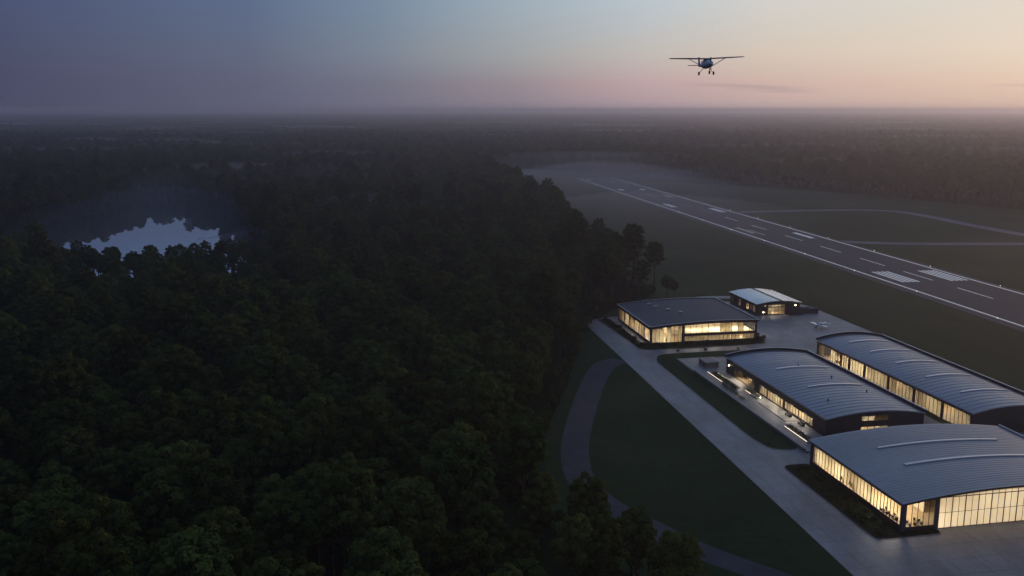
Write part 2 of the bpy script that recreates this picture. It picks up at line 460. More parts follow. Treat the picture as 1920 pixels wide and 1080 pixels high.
def ribbon(pts, w):
    P = [Vector((x, y)) for x, y in pts]
    Q = []
    for i in range(len(P) - 1):                       # Catmull-Rom
        p0 = P[max(i - 1, 0)]; p1 = P[i]; p2 = P[i + 1]; p3 = P[min(i + 2, len(P) - 1)]
        for k in range(8):
            t = k / 8
            Q.append(0.5 * ((2 * p1) + (p2 - p0) * t + (2 * p0 - 5 * p1 + 4 * p2 - p3) * t * t + (3 * p1 - p0 - 3 * p2 + p3) * t ** 3))
    Q.append(P[-1])
    Lf, Rt = [], []
    for i, q in enumerate(Q):
        d = (Q[min(i + 1, len(Q) - 1)] - Q[max(i - 1, 0)]).normalized(); n = Vector((-d.y, d.x))
        ww = w[0] + (w[1] - w[0]) * i / (len(Q) - 1) if isinstance(w, tuple) else w
        Lf.append(q + n * ww / 2); Rt.append(q - n * ww / 2)
    mb = MB(); n = len(Q)
    mb.add([(p.x, p.y, 0) for p in Lf] + [(p.x, p.y, 0) for p in Rt], [(i, i + 1, n + i + 1, n + i) for i in range(n - 1)])
    return mb


def ribbon_obj(name, pts, w, z, mat):
    o = structure(name, ribbon(pts, w), mat); o.location.z = z; return o


ribbon_obj('gravel_track', [(40, 330), (33, 322), (27, 300), (21, 268), (17, 240), (17.0, 219), (21, 205), (29, 193), (39, 180), (52, 168), (66, 155), (84, 140)], (8.5, 6.0), 0.06, M['gravel'])
ribbon_obj('dirt_track', [(186, 815), (204, 829), (260, 842), (318, 847), (346, 832), (357, 790), (362, 740), (374, 675), (390, 600), (410, 520)], 12, 0.06, M['dirt'])
ribbon_obj('dirt_path', [(212, 652), (229, 641), (269, 631), (349, 630), (500, 631)], 12, 0.07, M['dirt'])
ribbon_obj('side_road', [(44, 396), (60, 408), (85, 412), (104, 420), (112, 440), (104, 446), (90, 444)], 6.0, 0.065, M['concrete'])


def bl(pts, azd=BAZ): return [frame_xy(a, b, azd) for a, b in pts]


apron = bl([(93, 100), (97.8, 153.6), (104, 372), (106, 378), (110, 383), (116, 386), (124, 387), (150, 388), (168, 390), (181, 408), (206, 408),
            (216, 392), (216, 330), (205, 316), (172, 312), (172, 222), (230, 215), (230, 100)])
struct_sheet('concrete_apron', apron, 0.10, M['concrete'], -0.2)


def round_poly(p, r=2.5, n=5):
    out = []
    P = [Vector(q) for q in p]
    for i in range(len(P)):
        a, b, c = P[i - 1], P[i], P[(i + 1) % len(P)]
        d1 = (a - b); d2 = (c - b); k = min(r, d1.length * .45, d2.length * .45)
        s, e = b + d1.normalized() * k, b + d2.normalized() * k
        for j in range(n + 1):
            t = j / n; q = s * (1 - t) ** 2 + b * 2 * t * (1 - t) + e * t * t; out.append((q.x, q.y))
    return out


ISL = dict(
    grass_island=[(113.6, 221), (112.2, 232), (113.4, 312), (117, 320.5), (124, 321.5), (160, 321.5), (160, 313.5), (124.2, 313.5), (121.3, 306), (121.3, 219)],
    planting_bed=[(110.8, 209.8), (110.8, 166.5), (126.6, 166.8), (126.6, 169), (119, 169.4), (118.6, 209.8)],
    lawn_bed=[(111.3, 383), (113.6, 328.2), (134, 327.3), (158, 328.3), (165.5, 331.5), (168, 338), (165.2, 346), (160.5, 346), (160.5, 338), (117, 338), (117, 384)],
)
for nm, p in ISL.items():
    pts = bl(round_poly(p, 4.0 if nm != 'planting_bed' else 3.0))
    struct_sheet(nm, pts, 0.19, M['grass'] if nm == 'grass_island' else M['soil'], -0.1)
    # pale kerb round the island
    k = MB(); n = len(pts); P = [Vector(q) for q in pts]; area = sum(P[i - 1].x * P[i].y - P[i].x * P[i - 1].y for i in range(n)); sg = 1 if area > 0 else -1
    ring = []
    for i in range(n):
        d = (P[(i + 1) % n] - P[i - 1]).normalized(); nn = Vector((d.y, -d.x)) * sg
        a = P[i] + nn * 0.004; b = P[i] + nn * 0.26
        ring.append([(a.x, a.y, 0.102), (b.x, b.y, 0.102), (b.x, b.y, 0.20), (a.x, a.y, 0.21)])
    ring.append(ring[0]); k.strip(ring, cap=False); structure('kerb', k, M['wall_conc'])
struct_sheet('patio', bl([(121.6, 313), (121.6, 217), (132.2, 217), (132.2, 293.6), (136, 293.6), (136, 313)]), 0.45, M['patio'], -0.1)

# runway with its paint
run = MB(); run.prism([frame_xy(a, b, RAZ) for a, b in [(263, 240), (263, 1222), (322, 1222), (322, 240)]], -0.1, 0.08)
runway = structure('runway', run, M['asphalt'])


def mark(name, l0, l1, a0, a1, mat='paint'):
    mb = MB(); mb.add([(*frame_xy(a, b, RAZ), 0.11) for a, b in [(l0, a0), (l1, a0), (l1, a1), (l0, a1)]], [(0, 1, 2, 3)])
    return mb.build(name, M[mat], runway)


mark('edge_line', 269.2, 270.6, 245, 1212); mark('edge_line', 316.6, 318.0, 245, 1206)
k = 0
for a0 in (245, 299, 351, 403, 453, 501, 553, 608, 669, 726, 783, 838, 893, 948, 1003, 1058, 1113, 1160):
    mark('centre_dash', 295.0, 295.9, a0, a0 + 28.5, 'paint' if a0 < 760 else 'old_paint')
for l in (276.4, 279.2, 282.0, 284.8, 304.4, 307.2, 310.0, 312.8): mark('threshold_bar', l, l + 1.75, 450, 482.5)
mark('aiming_bar', 306.8, 310.4, 619, 650); mark('aiming_bar', 276.3, 279.5, 651, 685, 'old_paint'); mark('aiming_bar', 280.8, 283, 640, 672, 'faint_paint')
for l in (276.6, 280.0): mark('touchdown_bar', l, l + 2.4, 840, 871)
for l in (306.2, 309.4): mark('touchdown_bar', l, l + 2.4, 793, 825)
mark('touchdown_bar', 276.8, 282.6, 1026, 1042); mark('touchdown_bar', 302.6, 307.4, 1026, 1042); mark('touchdown_bar', 306, 311, 935, 965, 'old_paint')
mark('touchdown_bar', 291, 293, 945, 975, 'faint_paint'); mark('touchdown_bar', 277, 280, 1180, 1192); mark('touchdown_bar', 300, 303, 1150, 1165, 'old_paint')

# ------------------------------------------------------------------ runway edge lights
rl = thing('runway_light', 'small lit lamp on the near edge of the runway', 'runway light')
mb = MB(); mb.tube((0, 0, 0), (0, 0, 0.35), 0.14, 0.10); mb.build('stem', M['steel'], rl)
mb = MB(); mb.strip([[(0.18 * s * math.cos(a), 0.18 * s * math.sin(a), z) for a in [i * math.pi / 4 for i in range(8)]] for s, z in ((0.9, .35), (1.0, .5), (0.75, .64), (0.2, .7))]); mb.build('lens', M['rway_lamp'], rl)
remember(rl)
first = True
for lat, grp, side in ((268.3, 'lights along the near runway edge', 'near'), (319.2, 'lights along the far runway edge', 'far')):
    for i in range(14):
        x, y = frame_xy(lat, 300 + i * 62 + (7 if side == 'far' else 0), RAZ)
        o = rl if first else dup(rl); first = False
        o.location = (x, y, 0.08)
        o['label'] = ('small lit lamp beside the runway edge line nearest the hangars' if side == 'near' else 'small lit lamp beside the runway edge line nearest the dirt tracks'); o['group'] = grp

# ------------------------------------------------------------------ buildings
class Building:
    def __init__(s, name, label, lat, al, az, W, L, h, rise, hr=None):
        x, y = frame_xy(lat, al, az)
        s.root = thing(name, label, 'building', (x, y, 0.1), -R(az)); s.W, s.L, s.h, s.rise = W, L, h, rise; s.hr = h if hr is None else hr
    def top(s, u):
        t = (u - s.W / 2) / (s.W / 2)
        return s.h + (s.hr - s.h) * u / s.W + s.rise * (1 - t * t)
    def T(s, side, u, z, d):
        return {'front': (u, -d, z), 'left': (-d, u, z), 'right': (s.W + d, u, z), 'back': (u, s.L + d, z)}[side]
    def ub(s, mb, side, u0, u1, z0, z1, d0, d1, mi=0):
        n = 10 if callable(z1) or callable(z0) else 1
        rings = []
        for i in range(n + 1):
            u = u0 + (u1 - u0) * i / n
            a = z0(u) if callable(z0) else z0; b = z1(u) if callable(z1) else z1
            rings.append([s.T(side, u, a, d0), s.T(side, u, a, d1), s.T(side, u, b, d1), s.T(side, u, b, d0)])
        mb.strip(rings, mi=mi)
    def ztop(s, side, drop=0.0):
        if side in ('front', 'back'): return lambda u: s.top(u) - drop
        hh = (s.h if side == 'left' else s.hr) - drop
        return lambda u: hh
    def wall(s, side, u0, u1, z0=0.0, z1=None, mat='clad', d0=-0.3, d1=0.0, name='wall', lab=None):
        mb = MB(); s.ub(mb, side, u0, u1, z0, s.ztop(side, 0.31) if z1 is None else z1, d0, d1)
        o = mb.build(name, M[mat], s.root)
        if lab: o['label'] = lab
        return o
    def window(s, side, u0, u1, z0, z1, nm=4, rails=(), frame='bronze', fw=0.12, pane='glass', curtain=0.0, rnd=None, d=-0.12, name='window', major=0):
        rnd = rnd or random.Random(int(u0 * 37 + s.W * 7))
        mb = MB()
        ztf = z1 if callable(z1) else (lambda u: z1)
        zbf = z0 if callable(z0) else (lambda u: z0)
        flat = not (callable(z0) or callable(z1))
        lo = (lambda k: zbf(0) + k) if flat else (lambda k: (lambda u: zbf(u) + k))
        hi = (lambda k: ztf(0) - k) if flat else (lambda k: (lambda u: ztf(u) - k))
        s.ub(mb, side, u0, u1, lo(0), lo(fw), d - .09, d + .09)
        s.ub(mb, side, u0, u1, hi(fw), hi(0), d - .09, d + .09)
        for i in range(nm + 1):
            wd = fw if i in (0, nm) else fw * .62
            if major and i % major == 0 and i not in (0, nm): wd = fw * 1.7
            u = u0 + wd / 2 + (u1 - u0 - wd) * i / nm
            s.ub(mb, side, u - wd / 2, u + wd / 2, zbf(u) + fw, ztf(u) - fw, d - .08, d + .08 + (0.02 if wd > fw else 0))
        for r in rails: s.ub(mb, side, u0 + fw, u1 - fw, r - fw * .4, r + fw * .4, d - .075, d + .075)
        f = mb.build(name, M[frame], s.root)
        pb = MB(); s.ub(pb, side, u0 + fw * .5, u1 - fw * .5, lo(fw * .5), hi(fw * .5), d - .02, d + .02)
        if pane == 'frost':                             # translucent sheet: a single skin, so light passes it once
            pb = MB(); n = 10; vs = []
            for i in range(n + 1):
                u = u0 + fw * .5 + (u1 - u0 - fw) * i / n
                vs += [s.T(side, u, zbf(u) + fw * .5, d), s.T(side, u, ztf(u) - fw * .5, d)]
            pb.add(vs, [(2 * i, 2 * i + 2, 2 * i + 3, 2 * i + 1) for i in range(n)])
        pb.build('pane', M[pane], f)
        if curtain > 0:                                 # pleated drapes hung inside, with gaps between them
            u = u0 + 0.2; wmod = (u1 - u0) / nm
            while u < u1 - 0.4:
                wdt = min(wmod * rnd.choice((1, 1, 2, 2)), u1 - 0.15 - u)
                if rnd.random() < curtain:
                    cb = MB(); n = max(4, int(wdt / 0.16)); vs = []; fs = []
                    hem = zbf(u) + .08
                    for i in range(n + 1):
                        q = u + 0.04 + (wdt - .08) * i / n; dd = d - .42 + (.06 if i % 2 else -.06) + rnd.uniform(-.02, .02)
                        vs += [s.T(side, q, hem, dd), s.T(side, q, ztf(q) - .14, dd)]
                    for i in range(n): fs.append((2 * i, 2 * i + 2, 2 * i + 3, 2 * i + 1))
                    cb.add(vs, fs); cb.build('curtain', M['curtain'], f, fix=False)
                u += wdt
        return f
    def roof(s, mat, ov=(0.35, 0.35, 0.35, 0.35), thick=0.3, seam=0.0, inset=0.0, n=60, seam_h=.065):
        """ov = overhang left, right, front, back"""
        mb = MB(); rings = []
        for i in range(n + 1):
            u = -ov[0] + (s.W + ov[0] + ov[1]) * i / n; z = s.top(min(max(u, -1), s.W + 1)) - inset
            rings.append([(u, -ov[2], z - thick), (u, s.L + ov[3], z - thick), (u, s.L + ov[3], z), (u, -ov[2], z)])
        mb.strip(rings)
        if seam:
            k = int((s.L + ov[2] + ov[3]) / seam)
            for j in range(1, k):
                y = -ov[2] + j * (s.L + ov[2] + ov[3]) / k
                rg = []
                for i in range(n + 1):
                    u = -ov[0] + .02 + (s.W + ov[0] + ov[1] - .04) * i / n; z = s.top(min(max(u, -1), s.W + 1)) - inset
                    rg.append([(u, y - .09, z + .003), (u, y + .09, z + .003), (u, y + .05, z + seam_h), (u, y - .05, z + seam_h)])
                mb.strip(rg)
        return mb.build('roof', M[mat], s.root)
    def parapet(s, mat, sides, hgt=0.5, thick=0.3, cap='trim', ov=0.35):
        for sd in sides:
            mb = MB(); cb = MB()
            if sd in ('front', 'back'):
                s.ub(mb, sd, -ov, s.W + ov, (lambda u: s.top(u) - .38), (lambda u: s.top(u) + hgt), ov + .003, ov + thick)
                s.ub(cb, sd, -ov - .02, s.W + ov + .02, (lambda u: s.top(u) + hgt + .002), (lambda u: s.top(u) + hgt + .08), ov - .04, ov + thick + .05)
            else:
                hh = s.h if sd == 'left' else s.hr
                s.ub(mb, sd, -ov, s.L + ov, hh - .4, hh + hgt, ov + .003, ov + thick)
                s.ub(cb, sd, -ov - .02, s.L + ov + .02, hh + hgt + .002, hh + hgt + .08, ov - .04, ov + thick + .05)
            p = mb.build('parapet', M[mat], s.root); cb.build('coping', M[cap], p)
    def arc_strip(s, v, u0, u1, w=0.35, hgt=0.16, mat='sky_strip', inset=0.0, name='skylight'):
        mb = MB(); rg = []
        for i in range(21):
            u = u0 + (u1 - u0) * i / 20; z = s.top(u) - inset
            rg.append([(u, v - w / 2, z + .004), (u, v + w / 2, z + .004), (u, v + w / 2 - .05, z + hgt), (u, v - w / 2 + .05, z + hgt)])
        mb.strip(rg); return mb.build(name, M[mat], s.root)
    def floor(s, z=0.12):
        mb = MB(); mb.box(.35, s.W - .35, .35, s.L - .35, 0.0, z); mb.build('floor_slab', M['int_floor'], s.root)
    def ceiling(s, drop=0.8, mat='cream'):
        mb = MB(); rings = []
        for i in range(13):
            u = .4 + (s.W - .8) * i / 12; z = s.top(u) - drop
            rings.append([(u, .4, z), (u, s.L - .4, z), (u, s.L - .4, z + .12), (u, .4, z + .12)])
        mb.strip(rings); mb.build('ceiling', M[mat], s.root)
    def core(s, u0, u1, v0, v1, z1):
        mb = MB(); mb.box(u0, u1, v0, v1, .121, z1); mb.build('inner_wall', M['cream'], s.root)
    def lamp(s, u, v, z, power, sx=3.0, sy=3.0, col=(1.0, 0.87, 0.68)):
        ld = bpy.data.lights.new('ceiling_light', 'AREA'); ld.shape = 'RECTANGLE'; ld.size = sx; ld.size_y = sy; ld.energy = power * LRND.uniform(.45, 1.4); ld.color = col
        o = bpy.data.objects.new('ceiling_light', ld); COL.objects.link(o); o.parent = s.root; o.location = (u, v, z); return o
    def bulb(s, side, u, z, d=0.12, r=0.16, lab=None):
        mb = MB(); c = Vector(s.T(side, u, z, d))
        mb.strip([[tuple(c + Vector((r * k * math.cos(a), r * k * math.sin(a), zz * r))) for a in [i * math.pi / 4 for i in range(8)]] for k, zz in ((.4, -1), (1, -.4), (1, .4), (.4, 1))])
        return mb.build('wall_lamp', M['lamp'], s.root)
    def P(s, u, v, z=0.0):
        return s.root.matrix_basis @ Vector((u, v, z))


LP = 2.0; LRND = random.Random(14)
# --- flat-roofed glass hall
b1 = Building('glass_hall', 'glass-walled hall with dark flat roof and small roof vents beside the forest', 116.0, 337.2, -10.3, 44.0, 43.6, 6.8, 0.9, 8.0)
b1.floor(); b1.ceiling(0.75)
b1.roof('roof_flat', (0.35, 0.35, 0.35, 0.35), 0.3, 0, 0.0)
b1.parapet('bronze', ('front', 'left', 'back', 'right'), 0.28, 0.25)
b1.wall('front', 0, .55, 0, None, 'steel', -.5, .02, 'corner_post'); b1.wall('front', 12.9, 13.8, 0, None, 'steel', -.4, .02, 'post'); b1.wall('front', 43.3, 44, 0, None, 'bronze', -.5, .02, 'corner_post')
b1.wall('front', .56, 12.89, 0, .5, 'bronze', -.3, -.02, 'plinth'); b1.wall('front', 13.81, 43.29, 0, .6, 'bronze', -.3, -.02, 'plinth')
b1.wall('front', 13.81, 43.29, 2.85, 3.65, 'bronze', -.28, 0.01, 'spandrel')
b1.wall('front', .56, 12.89, lambda u: b1.top(u) - .75, lambda u: b1.top(u) - .31, 'bronze', -.3, -.01, 'fascia'); b1.wall('front', 13.81, 43.29, lambda u: b1.top(u) - .85, lambda u: b1.top(u) - .31, 'bronze', -.3, -.01, 'fascia')
zt = lambda dr: (lambda u: b1.top(u) - dr)
b1.window('front', .56, 12.89, .505, zt(.755), 8, (), curtain=0.75, rnd=random.Random(3))
b1.window('front', 13.81, 23.6, .605, 2.845, 6, curtain=.8, rnd=random.Random(4)); b1.window('front', 23.6, 33.4, .605, 2.845, 6, curtain=.8, rnd=random.Random(5)); b1.window('front', 33.4, 43.29, .605, 2.845, 6, curtain=.55, rnd=random.Random(6))
b1.window('front', 13.81, 23.6, 3.655, zt(.855), 4, curtain=.1, rnd=random.Random(7)); b1.window('front', 23.6, 33.4, 3.655, zt(.855), 4, curtain=.5, rnd=random.Random(9)); b1.window('front', 33.4, 43.29, 3.655, zt(.855), 4, curtain=.25, rnd=random.Random(10))
b1.wall('left', 0.5, 43.6, 0, .8, 'bronze', -.3, -.02, 'plinth'); b1.wall('left', 0.5, 43.6, 5.6, 6.49, 'bronze', -.3, -.01, 'fascia')
for i, (a, b_) in enumerate([(.9, 7.8), (8.4, 14.6), (15.2, 21.2), (21.8, 28), (28.6, 34.8), (35.4, 42.6)]):
    b1.window('left', a, b_, .805, 5.595, 4, (), curtain=(.35, .7, .75, .6, .85, .8)[i], rnd=random.Random(20 + i))
    b1.wall('left', b_, b_ + .6, .805, 5.595, 'bronze', -.35, .02, 'post')
b1.wall('left', .02, .9, .805, 5.595, 'steel', -.4, -.03, 'post'); b1.wall('left', 42.6 + .6, 43.6, .805, 5.595, 'bronze', -.35, .02, 'post')
b1.wall('right', 0, 1); b1.wall('right', 1, 13, 0, .6, name='sill_wall'); b1.window('right', 1, 13, .605, 5.5, 7, (3.2,), fw=.1); b1.wall('right', 1, 13, 5.505, None, name='lintel'); b1.wall('right', 13, 43.6); b1.wall('back', 0, 44)  # right-hand window is out of view, added to spill warm light on the apron
b1.lamp(41.5, 6.5, 6.2, 500, 3, 5); b1.core(12, 43.6, 14.0, 14.3, 6.8); b1.core(12.0, 12.3, 14.31, 43, 6.8)
mb = MB(); mb.box(13.6, 43.5, 1.0, 11.9, 3.1, 3.4); mb.build('mezzanine_floor', M['cream'], b1.root)
for (u, v) in ((6, 7), (6, 20), (6, 34)): b1.lamp(u, v, 6.3, 900 * LP)
for u in (20, 29, 38): b1.lamp(u, 6.5, 6.9, 560 * LP, 5, 3); b1.lamp(u, 6.5, 3.05, 420 * LP, 5, 3)
for (u, v) in ((12.5, 31), (15.5, 24), (18.5, 17.5), (11.5, 37)):
    mb = MB(); z = b1.top(u) + .005
    mb.box(u - .9, u + .9, v - .6, v + .6, z, z + .3); mb.box(u - .7, u + .7, v - .42, v + .42, z + .302, z + .62); mb.build('roof_vent', M['chrome'], b1.root)

# --- small pale-roofed terminal
b2 = Building('terminal_building', 'small building with pale two-strip metal roof and lit entrance, farthest from the forest hall front', 183.0, 376.5, BAZ, 20.5, 28.5, 5.4, 1.1)
b2.root['label'] = 'small dark-walled building with a pale split metal roof and lit entrance'
b2.floor(); b2.ceiling(0.7)
mb = MB(); n = 24; rg = []
for i in range(n + 1):
    u = -.6 + 21.7 * i / n; z = b2.top(min(max(u, 0), 20.5))
    rg.append([(u, -.7, z - .28), (u, 29, z - .28), (u, 29, z), (u, -.7, z)])
for (a, b_, mt) in ((0, 12, 'roof_pale'), (12, 14, 'clad'), (14, 24, 'roof_sheen')):  # right half has a brighter base colour, painting in its sky reflection
    q = MB(); q.strip(rg[a:b_ + 1]); q.build('roof', M[mt], b2.root)
zt2 = lambda dr: (lambda u: b2.top(u) - dr)
b2.wall('front', 0, 3.2); b2.wall('front', 3.2, 4.4, 1.75, 3.9, name='pier'); b2.wall('front', 3.2, 4.4, 0, .9, name='pier'); b2.wall('front', 3.2, 4.4, 4.6, None, name='pier'); b2.wall('front', 4.4, 5.2)
b2.window('front', 3.2, 4.4, .905, 1.745, 1, curtain=1, name='side_light'); b2.window('front', 3.2, 4.4, 3.905, 4.595, 1, curtain=1, name='side_light')
b2.wall('front', 5.2, 13.5, 4.75, None, name='lintel'); b2.window('front', 5.2, 13.5, .3, 3.5, 5, (1.7,), curtain=.35, rnd=random.Random(2), name='entrance'); b2.window('front', 5.2, 13.5, 3.62, 4.745, 5, curtain=.7, rnd=random.Random(8)); b2.wall('front', 13.5, 20.5)
b2.wall('front', 5.2, 13.5, 3.505, 3.615, name='lintel'); b2.wall('front', 5.2, 13.5, 0, .295, name='step')
prev = 0
for a, b_ in ((1.6, 4.6), (5.6, 7.4), (8.4, 11.4), (17.2, 19.2), (25.4, 27.2)):
    b2.wall('left', prev, a); b2.wall('left', a, b_, 0, 1.0, name='sill_wall'); b2.wall('left', a, b_, 4.0, None, name='lintel')
    b2.window('left', a, b_, 1.005, 3.995, 2, (), curtain=.4, rnd=random.Random(int(a * 3)))
    prev = b_
b2.wall('left', prev, 28.5); b2.wall('right', 0, 28.5); b2.wall('back', 0, 20.5)
b2.core(.4, 20, 9, 9.2, 5); b2.lamp(9.5, 4, 4.9, 420 * LP); b2.lamp(4, 15, 4.6, 330 * LP, 2, 4); b2.lamp(4, 24, 4.6, 260 * LP, 2, 4)
b2.bulb('front', 18.3, 4.1, .15, .26); b2.bulb('front', 3.0, 1.4, .15, .2)
ann = thing('annex_building', 'low dark flat-roofed annex at the right end of the pale-roofed building', 'annex', b2.P(20.9, -.4), b2.root.rotation_euler[2])
mb = MB(); mb.box(0, 8.6, 0, .25, -.1, 2.2); mb.box(0, 8.6, 6.75, 7, -.1, 2.2); mb.box(0, .25, .251, 6.749, -.1, 2.2); mb.box(8.35, 8.6, .251, 6.749, -.1, 2.2); mb.build('wall', M['clad'], ann)
mb = MB(); mb.box(.25, 8.35, .25, 6.75, 1.7, 1.95); mb.build('roof', M['roof_flat'], ann)
mb = MB(); mb.box(.6, 4.8, 1.2, 4.6, 1.955, 2.75); mb.build('plant_housing', M['steel'], ann)
low = tag(MB().build('x', M['clad']), '', ''); bpy.data.objects.remove(low)
mb = MB(); mb.box(0, 6.5, 0, .35, 0, 1.5); lw = mb.build('screen_wall', M['clad'], None); lw.location = b2.P(14.2, -2.4); lw.rotation_euler[2] = b2.root.rotation_euler[2]
tag(lw, 'low dark screen wall standing before the pale-roofed building', 'wall')

# --- middle arched building with terrace
b3 = Building('arched_workshop', 'long arched blue-grey metal roof with two thin skylight strips above a lit terrace', 132.3, 226.0, BAZ, 30.0, 67.4, 5.75, 1.5)
b3.floor(.4); b3.ceiling(0.9)
b3.roof('roof_metal', (0.3, 0.3, 0.2, 0.2), 0.3, 2.4)
b3.parapet('clad', ('back', 'right'), 0.75, 0.3, ov=.3)
mb = MB(); b3.ub(mb, 'left', -.22, 67.6, 5.3, 5.86, .303, .36); mb.build('gutter', M['trim'], b3.root)
mb = MB(); b3.ub(mb, 'front', -.3, 30.3, lambda u: b3.top(u) - .32, lambda u: b3.top(u) + .05, .203, .26); mb.build('gable_trim', M['trim'], b3.root)
for v in (45.5, 25.2): b3.arc_strip(v, 7.5, 25.5, 0.5, .3)
b3.wall('left', 0, 7.5); b3.wall('left', 7.5, 41.8, 3.3, None, name='fascia'); b3.wall('left', 7.5, 24.7, 0, .95, name='sill_wall'); b3.wall('left', 25.7, 41.8, 0, .55, name='sill_wall')
b3.window('left', 7.5, 15.9, .955, 3.295, 5, curtain=.2, rnd=random.Random(31)); b3.window('left', 16.1, 24.7, .955, 3.295, 5, curtain=.85, rnd=random.Random(32)); b3.wall('left', 24.7, 25.7, 0, 3.295, 'bronze', -.35, .03, 'post'); b3.wall('left', 15.9, 16.1, .955, 3.295, 'bronze', -.3, .02, 'post')
b3.window('left', 25.7, 36.2, .555, 3.295, 6, (), curtain=.55, rnd=random.Random(33)); b3.window('left', 36.6, 41.8, .555, 3.295, 3, curtain=.8, rnd=random.Random(34)); b3.wall('left', 36.2, 36.6, .555, 3.295, 'bronze', -.35, .03, 'post')
b3.wall('left', 41.8, 45.5); b3.wall('left', 45.5, 60.5, 3.3, None, name='fascia'); b3.wall('left', 60.5, 67.4)
b3.wall('left', 45.5, 53.2, 0, 3.295, d0=-3.3, d1=-3.0, name='recess_wall'); b3.wall('left', 57.6, 60.5, 0, 3.295, d0=-3.3, d1=-3.0, name='recess_wall')
b3.window('left', 53.2, 57.6, .42, 3.0, 3, curtain=.4, d=-3.1, name='entrance', rnd=random.Random(35)); b3.wall('left', 53.2, 57.6, 3.005, 3.295, d0=-3.3, d1=-3.0, name='lintel')
zt3 = lambda dr: (lambda u: b3.top(u) - dr)
b3.wall('front', 0.3, 10.5); b3.wall('front', 10.5, 19, 5.85, None, name='lintel'); b3.wall('front', 10.5, 19, 2.7, 4.2, name='spandrel'); b3.wall('front', 10.5, 19, 0, 1.5, name='sill_wall'); b3.wall('front', 19, 30)
b3.window('front', 10.5, 19, 4.205, 5.845, 4, curtain=.45, rnd=random.Random(36)); b3.window('front', 10.5, 19, 1.505, 2.695, 4, curtain=.5, rnd=random.Random(37))
b3.wall('right', 0.3, 67.4); b3.wall('back', 0, 30)
b3.core(9, 9.2, 2, 65, 4.6)
for v in (11, 20, 31, 40): b3.lamp(4.5, v, 4.7, 420 * LP, 3, 4)
b3.lamp(5.5, 55, 3.9, 260 * LP, 2, 3); b3.lamp(15, 4, 6.0, 420 * LP, 4, 2)
for v in (12, 20, 30, 39.5, 56):      # downlights on the terrace wall
    mb = MB(); b3.ub(mb, 'left', v - .9, v + .9, 3.36, 3.5, .002, .42 if v < 50 else .3); f_ = mb.build('downlight', M['trim'], b3.root)
    b3.lamp(-.24, v, 3.345, 420, .3, 1.6).rotation_euler = (0, R(28), 0)
b3.bulb('left', 64.9, 3.3, .2, .2); b3.bulb('left', 35.8, .95, 2.4, .16)
rl_ = random.Random(8)
for (u, v) in ((16, 47), (20, 33), (23, 18), (7, 12)):
    mb = MB(); z = b3.top(u); mb.tube((u, v, z), (u, v, z + .5), .22); mb.build('roof_vent', M['clad'], b3.root)

# --- long arched hangar behind
b4 = Building('long_hangar', 'longest arched metal-roofed hangar with five skylight strips and tall lit bays', 174.5, 221.7, BAZ, 26.0, 86.6, 6.15, 1.6)
b4.floor(); b4.ceiling(0.9)
b4.roof('roof_metal', (0.3, 0.3, 0.2, 0.2), 0.3, 2.4)
b4.parapet('clad', ('back', 'right'), 0.75, 0.3, ov=.3)
mb = MB(); b4.ub(mb, 'left', -.22, 86.8, 5.75, 6.26, .303, .36); mb.build('gutter', M['trim'], b4.root)
mb = MB(); b4.ub(mb, 'front', -.3, 26.3, lambda u: b4.top(u) - .32, lambda u: b4.top(u) + .05, .203, .26); mb.build('gable_trim', M['trim'], b4.root)
for v in (76, 62.5, 47.5, 31, 14.5): b4.arc_strip(v, 6.5, 22.5, 0.5, .3)
b4.wall('left', 0, 86.6, 5.15, None, 'bronze', -.3, 0, 'fascia'); b4.wall('left', 0, 86.6, 0, .15, 'bronze', -.3, 0, 'plinth')
posts = [0, 13.0, 26.9, 40.6, 54.6, 64.1, 69.5, 85.6]
for i, p in enumerate(posts):
    wd = .9
    b4.wall('left', p if i else 0.02, p + wd, .155, 5.145, 'bronze', -.4, .04, 'post')
for i in range(7):
    a, b_ = posts[i] + .9, posts[i + 1]
    b4.window('left', a, b_, .155, 5.145, max(3, round((b_ - a) / 1.75)), (), curtain=(.35, .95, .95, .8, 1.0, 1.0, .3)[i], rnd=random.Random(60 + i), fw=.1)
b4.wall('front', 0.02, 26); b4.wall('right', 0, 86.6); b4.wall('back', 0, 26)
b4.core(11, 11.2, 1, 85, 6.2)
for v in (6.5, 20, 34, 48, 59, 67, 78): b4.lamp(5.5, v, 6.0, 620 * LP, 3, 5)

# --- front hangar with wide sliding doors
b5 = Building('front_hangar', 'wide arched hangar nearest the viewer with glowing folding doors and two thick skylights', 118.3, 169.0, BAZ, 54.0, 40.0, 6.8, 2.0)
b5.floor(); b5.ceiling(1.0)
b5.roof('roof_front', (0.45, 0.45, 0.5, 0.3), 0.3, 1.2, seam_h=.05)
mb = MB(); b5.ub(mb, 'left', -.5, 40.3, 6.35, 6.86, .453, .52); mb.build('gutter', M['trim'], b5.root)
mb = MB(); b5.ub(mb, 'front', -.45, 54.45, lambda u: b5.top(u) - .42, lambda u: b5.top(u) + .04, .503, .58); mb.build('gable_trim', M['bronze'], b5.root)
mb = MB(); b5.ub(mb, 'right', -.5, 40.3, 6.35, 7.2, .453, .7); mb.build('gutter', M['trim'], b5.root)
for (v, u0, u1) in ((27.8, 11.0, 44.0), (16.6, 11.0, 44.0)): b5.arc_strip(v, u0, u1, 0.85, .28, 'sky_grey')
b5.wall('left', 0.5, 40, 0, 1.25, 'bronze', -.3, -.02, 'plinth'); b5.wall('left', 0.5, 40, 5.75, None, 'bronze', -.3, -.01, 'fascia')
b5.wall('left', 38.6, 40, 1.255, 5.745, 'bronze', -.4, .02, 'corner_post')
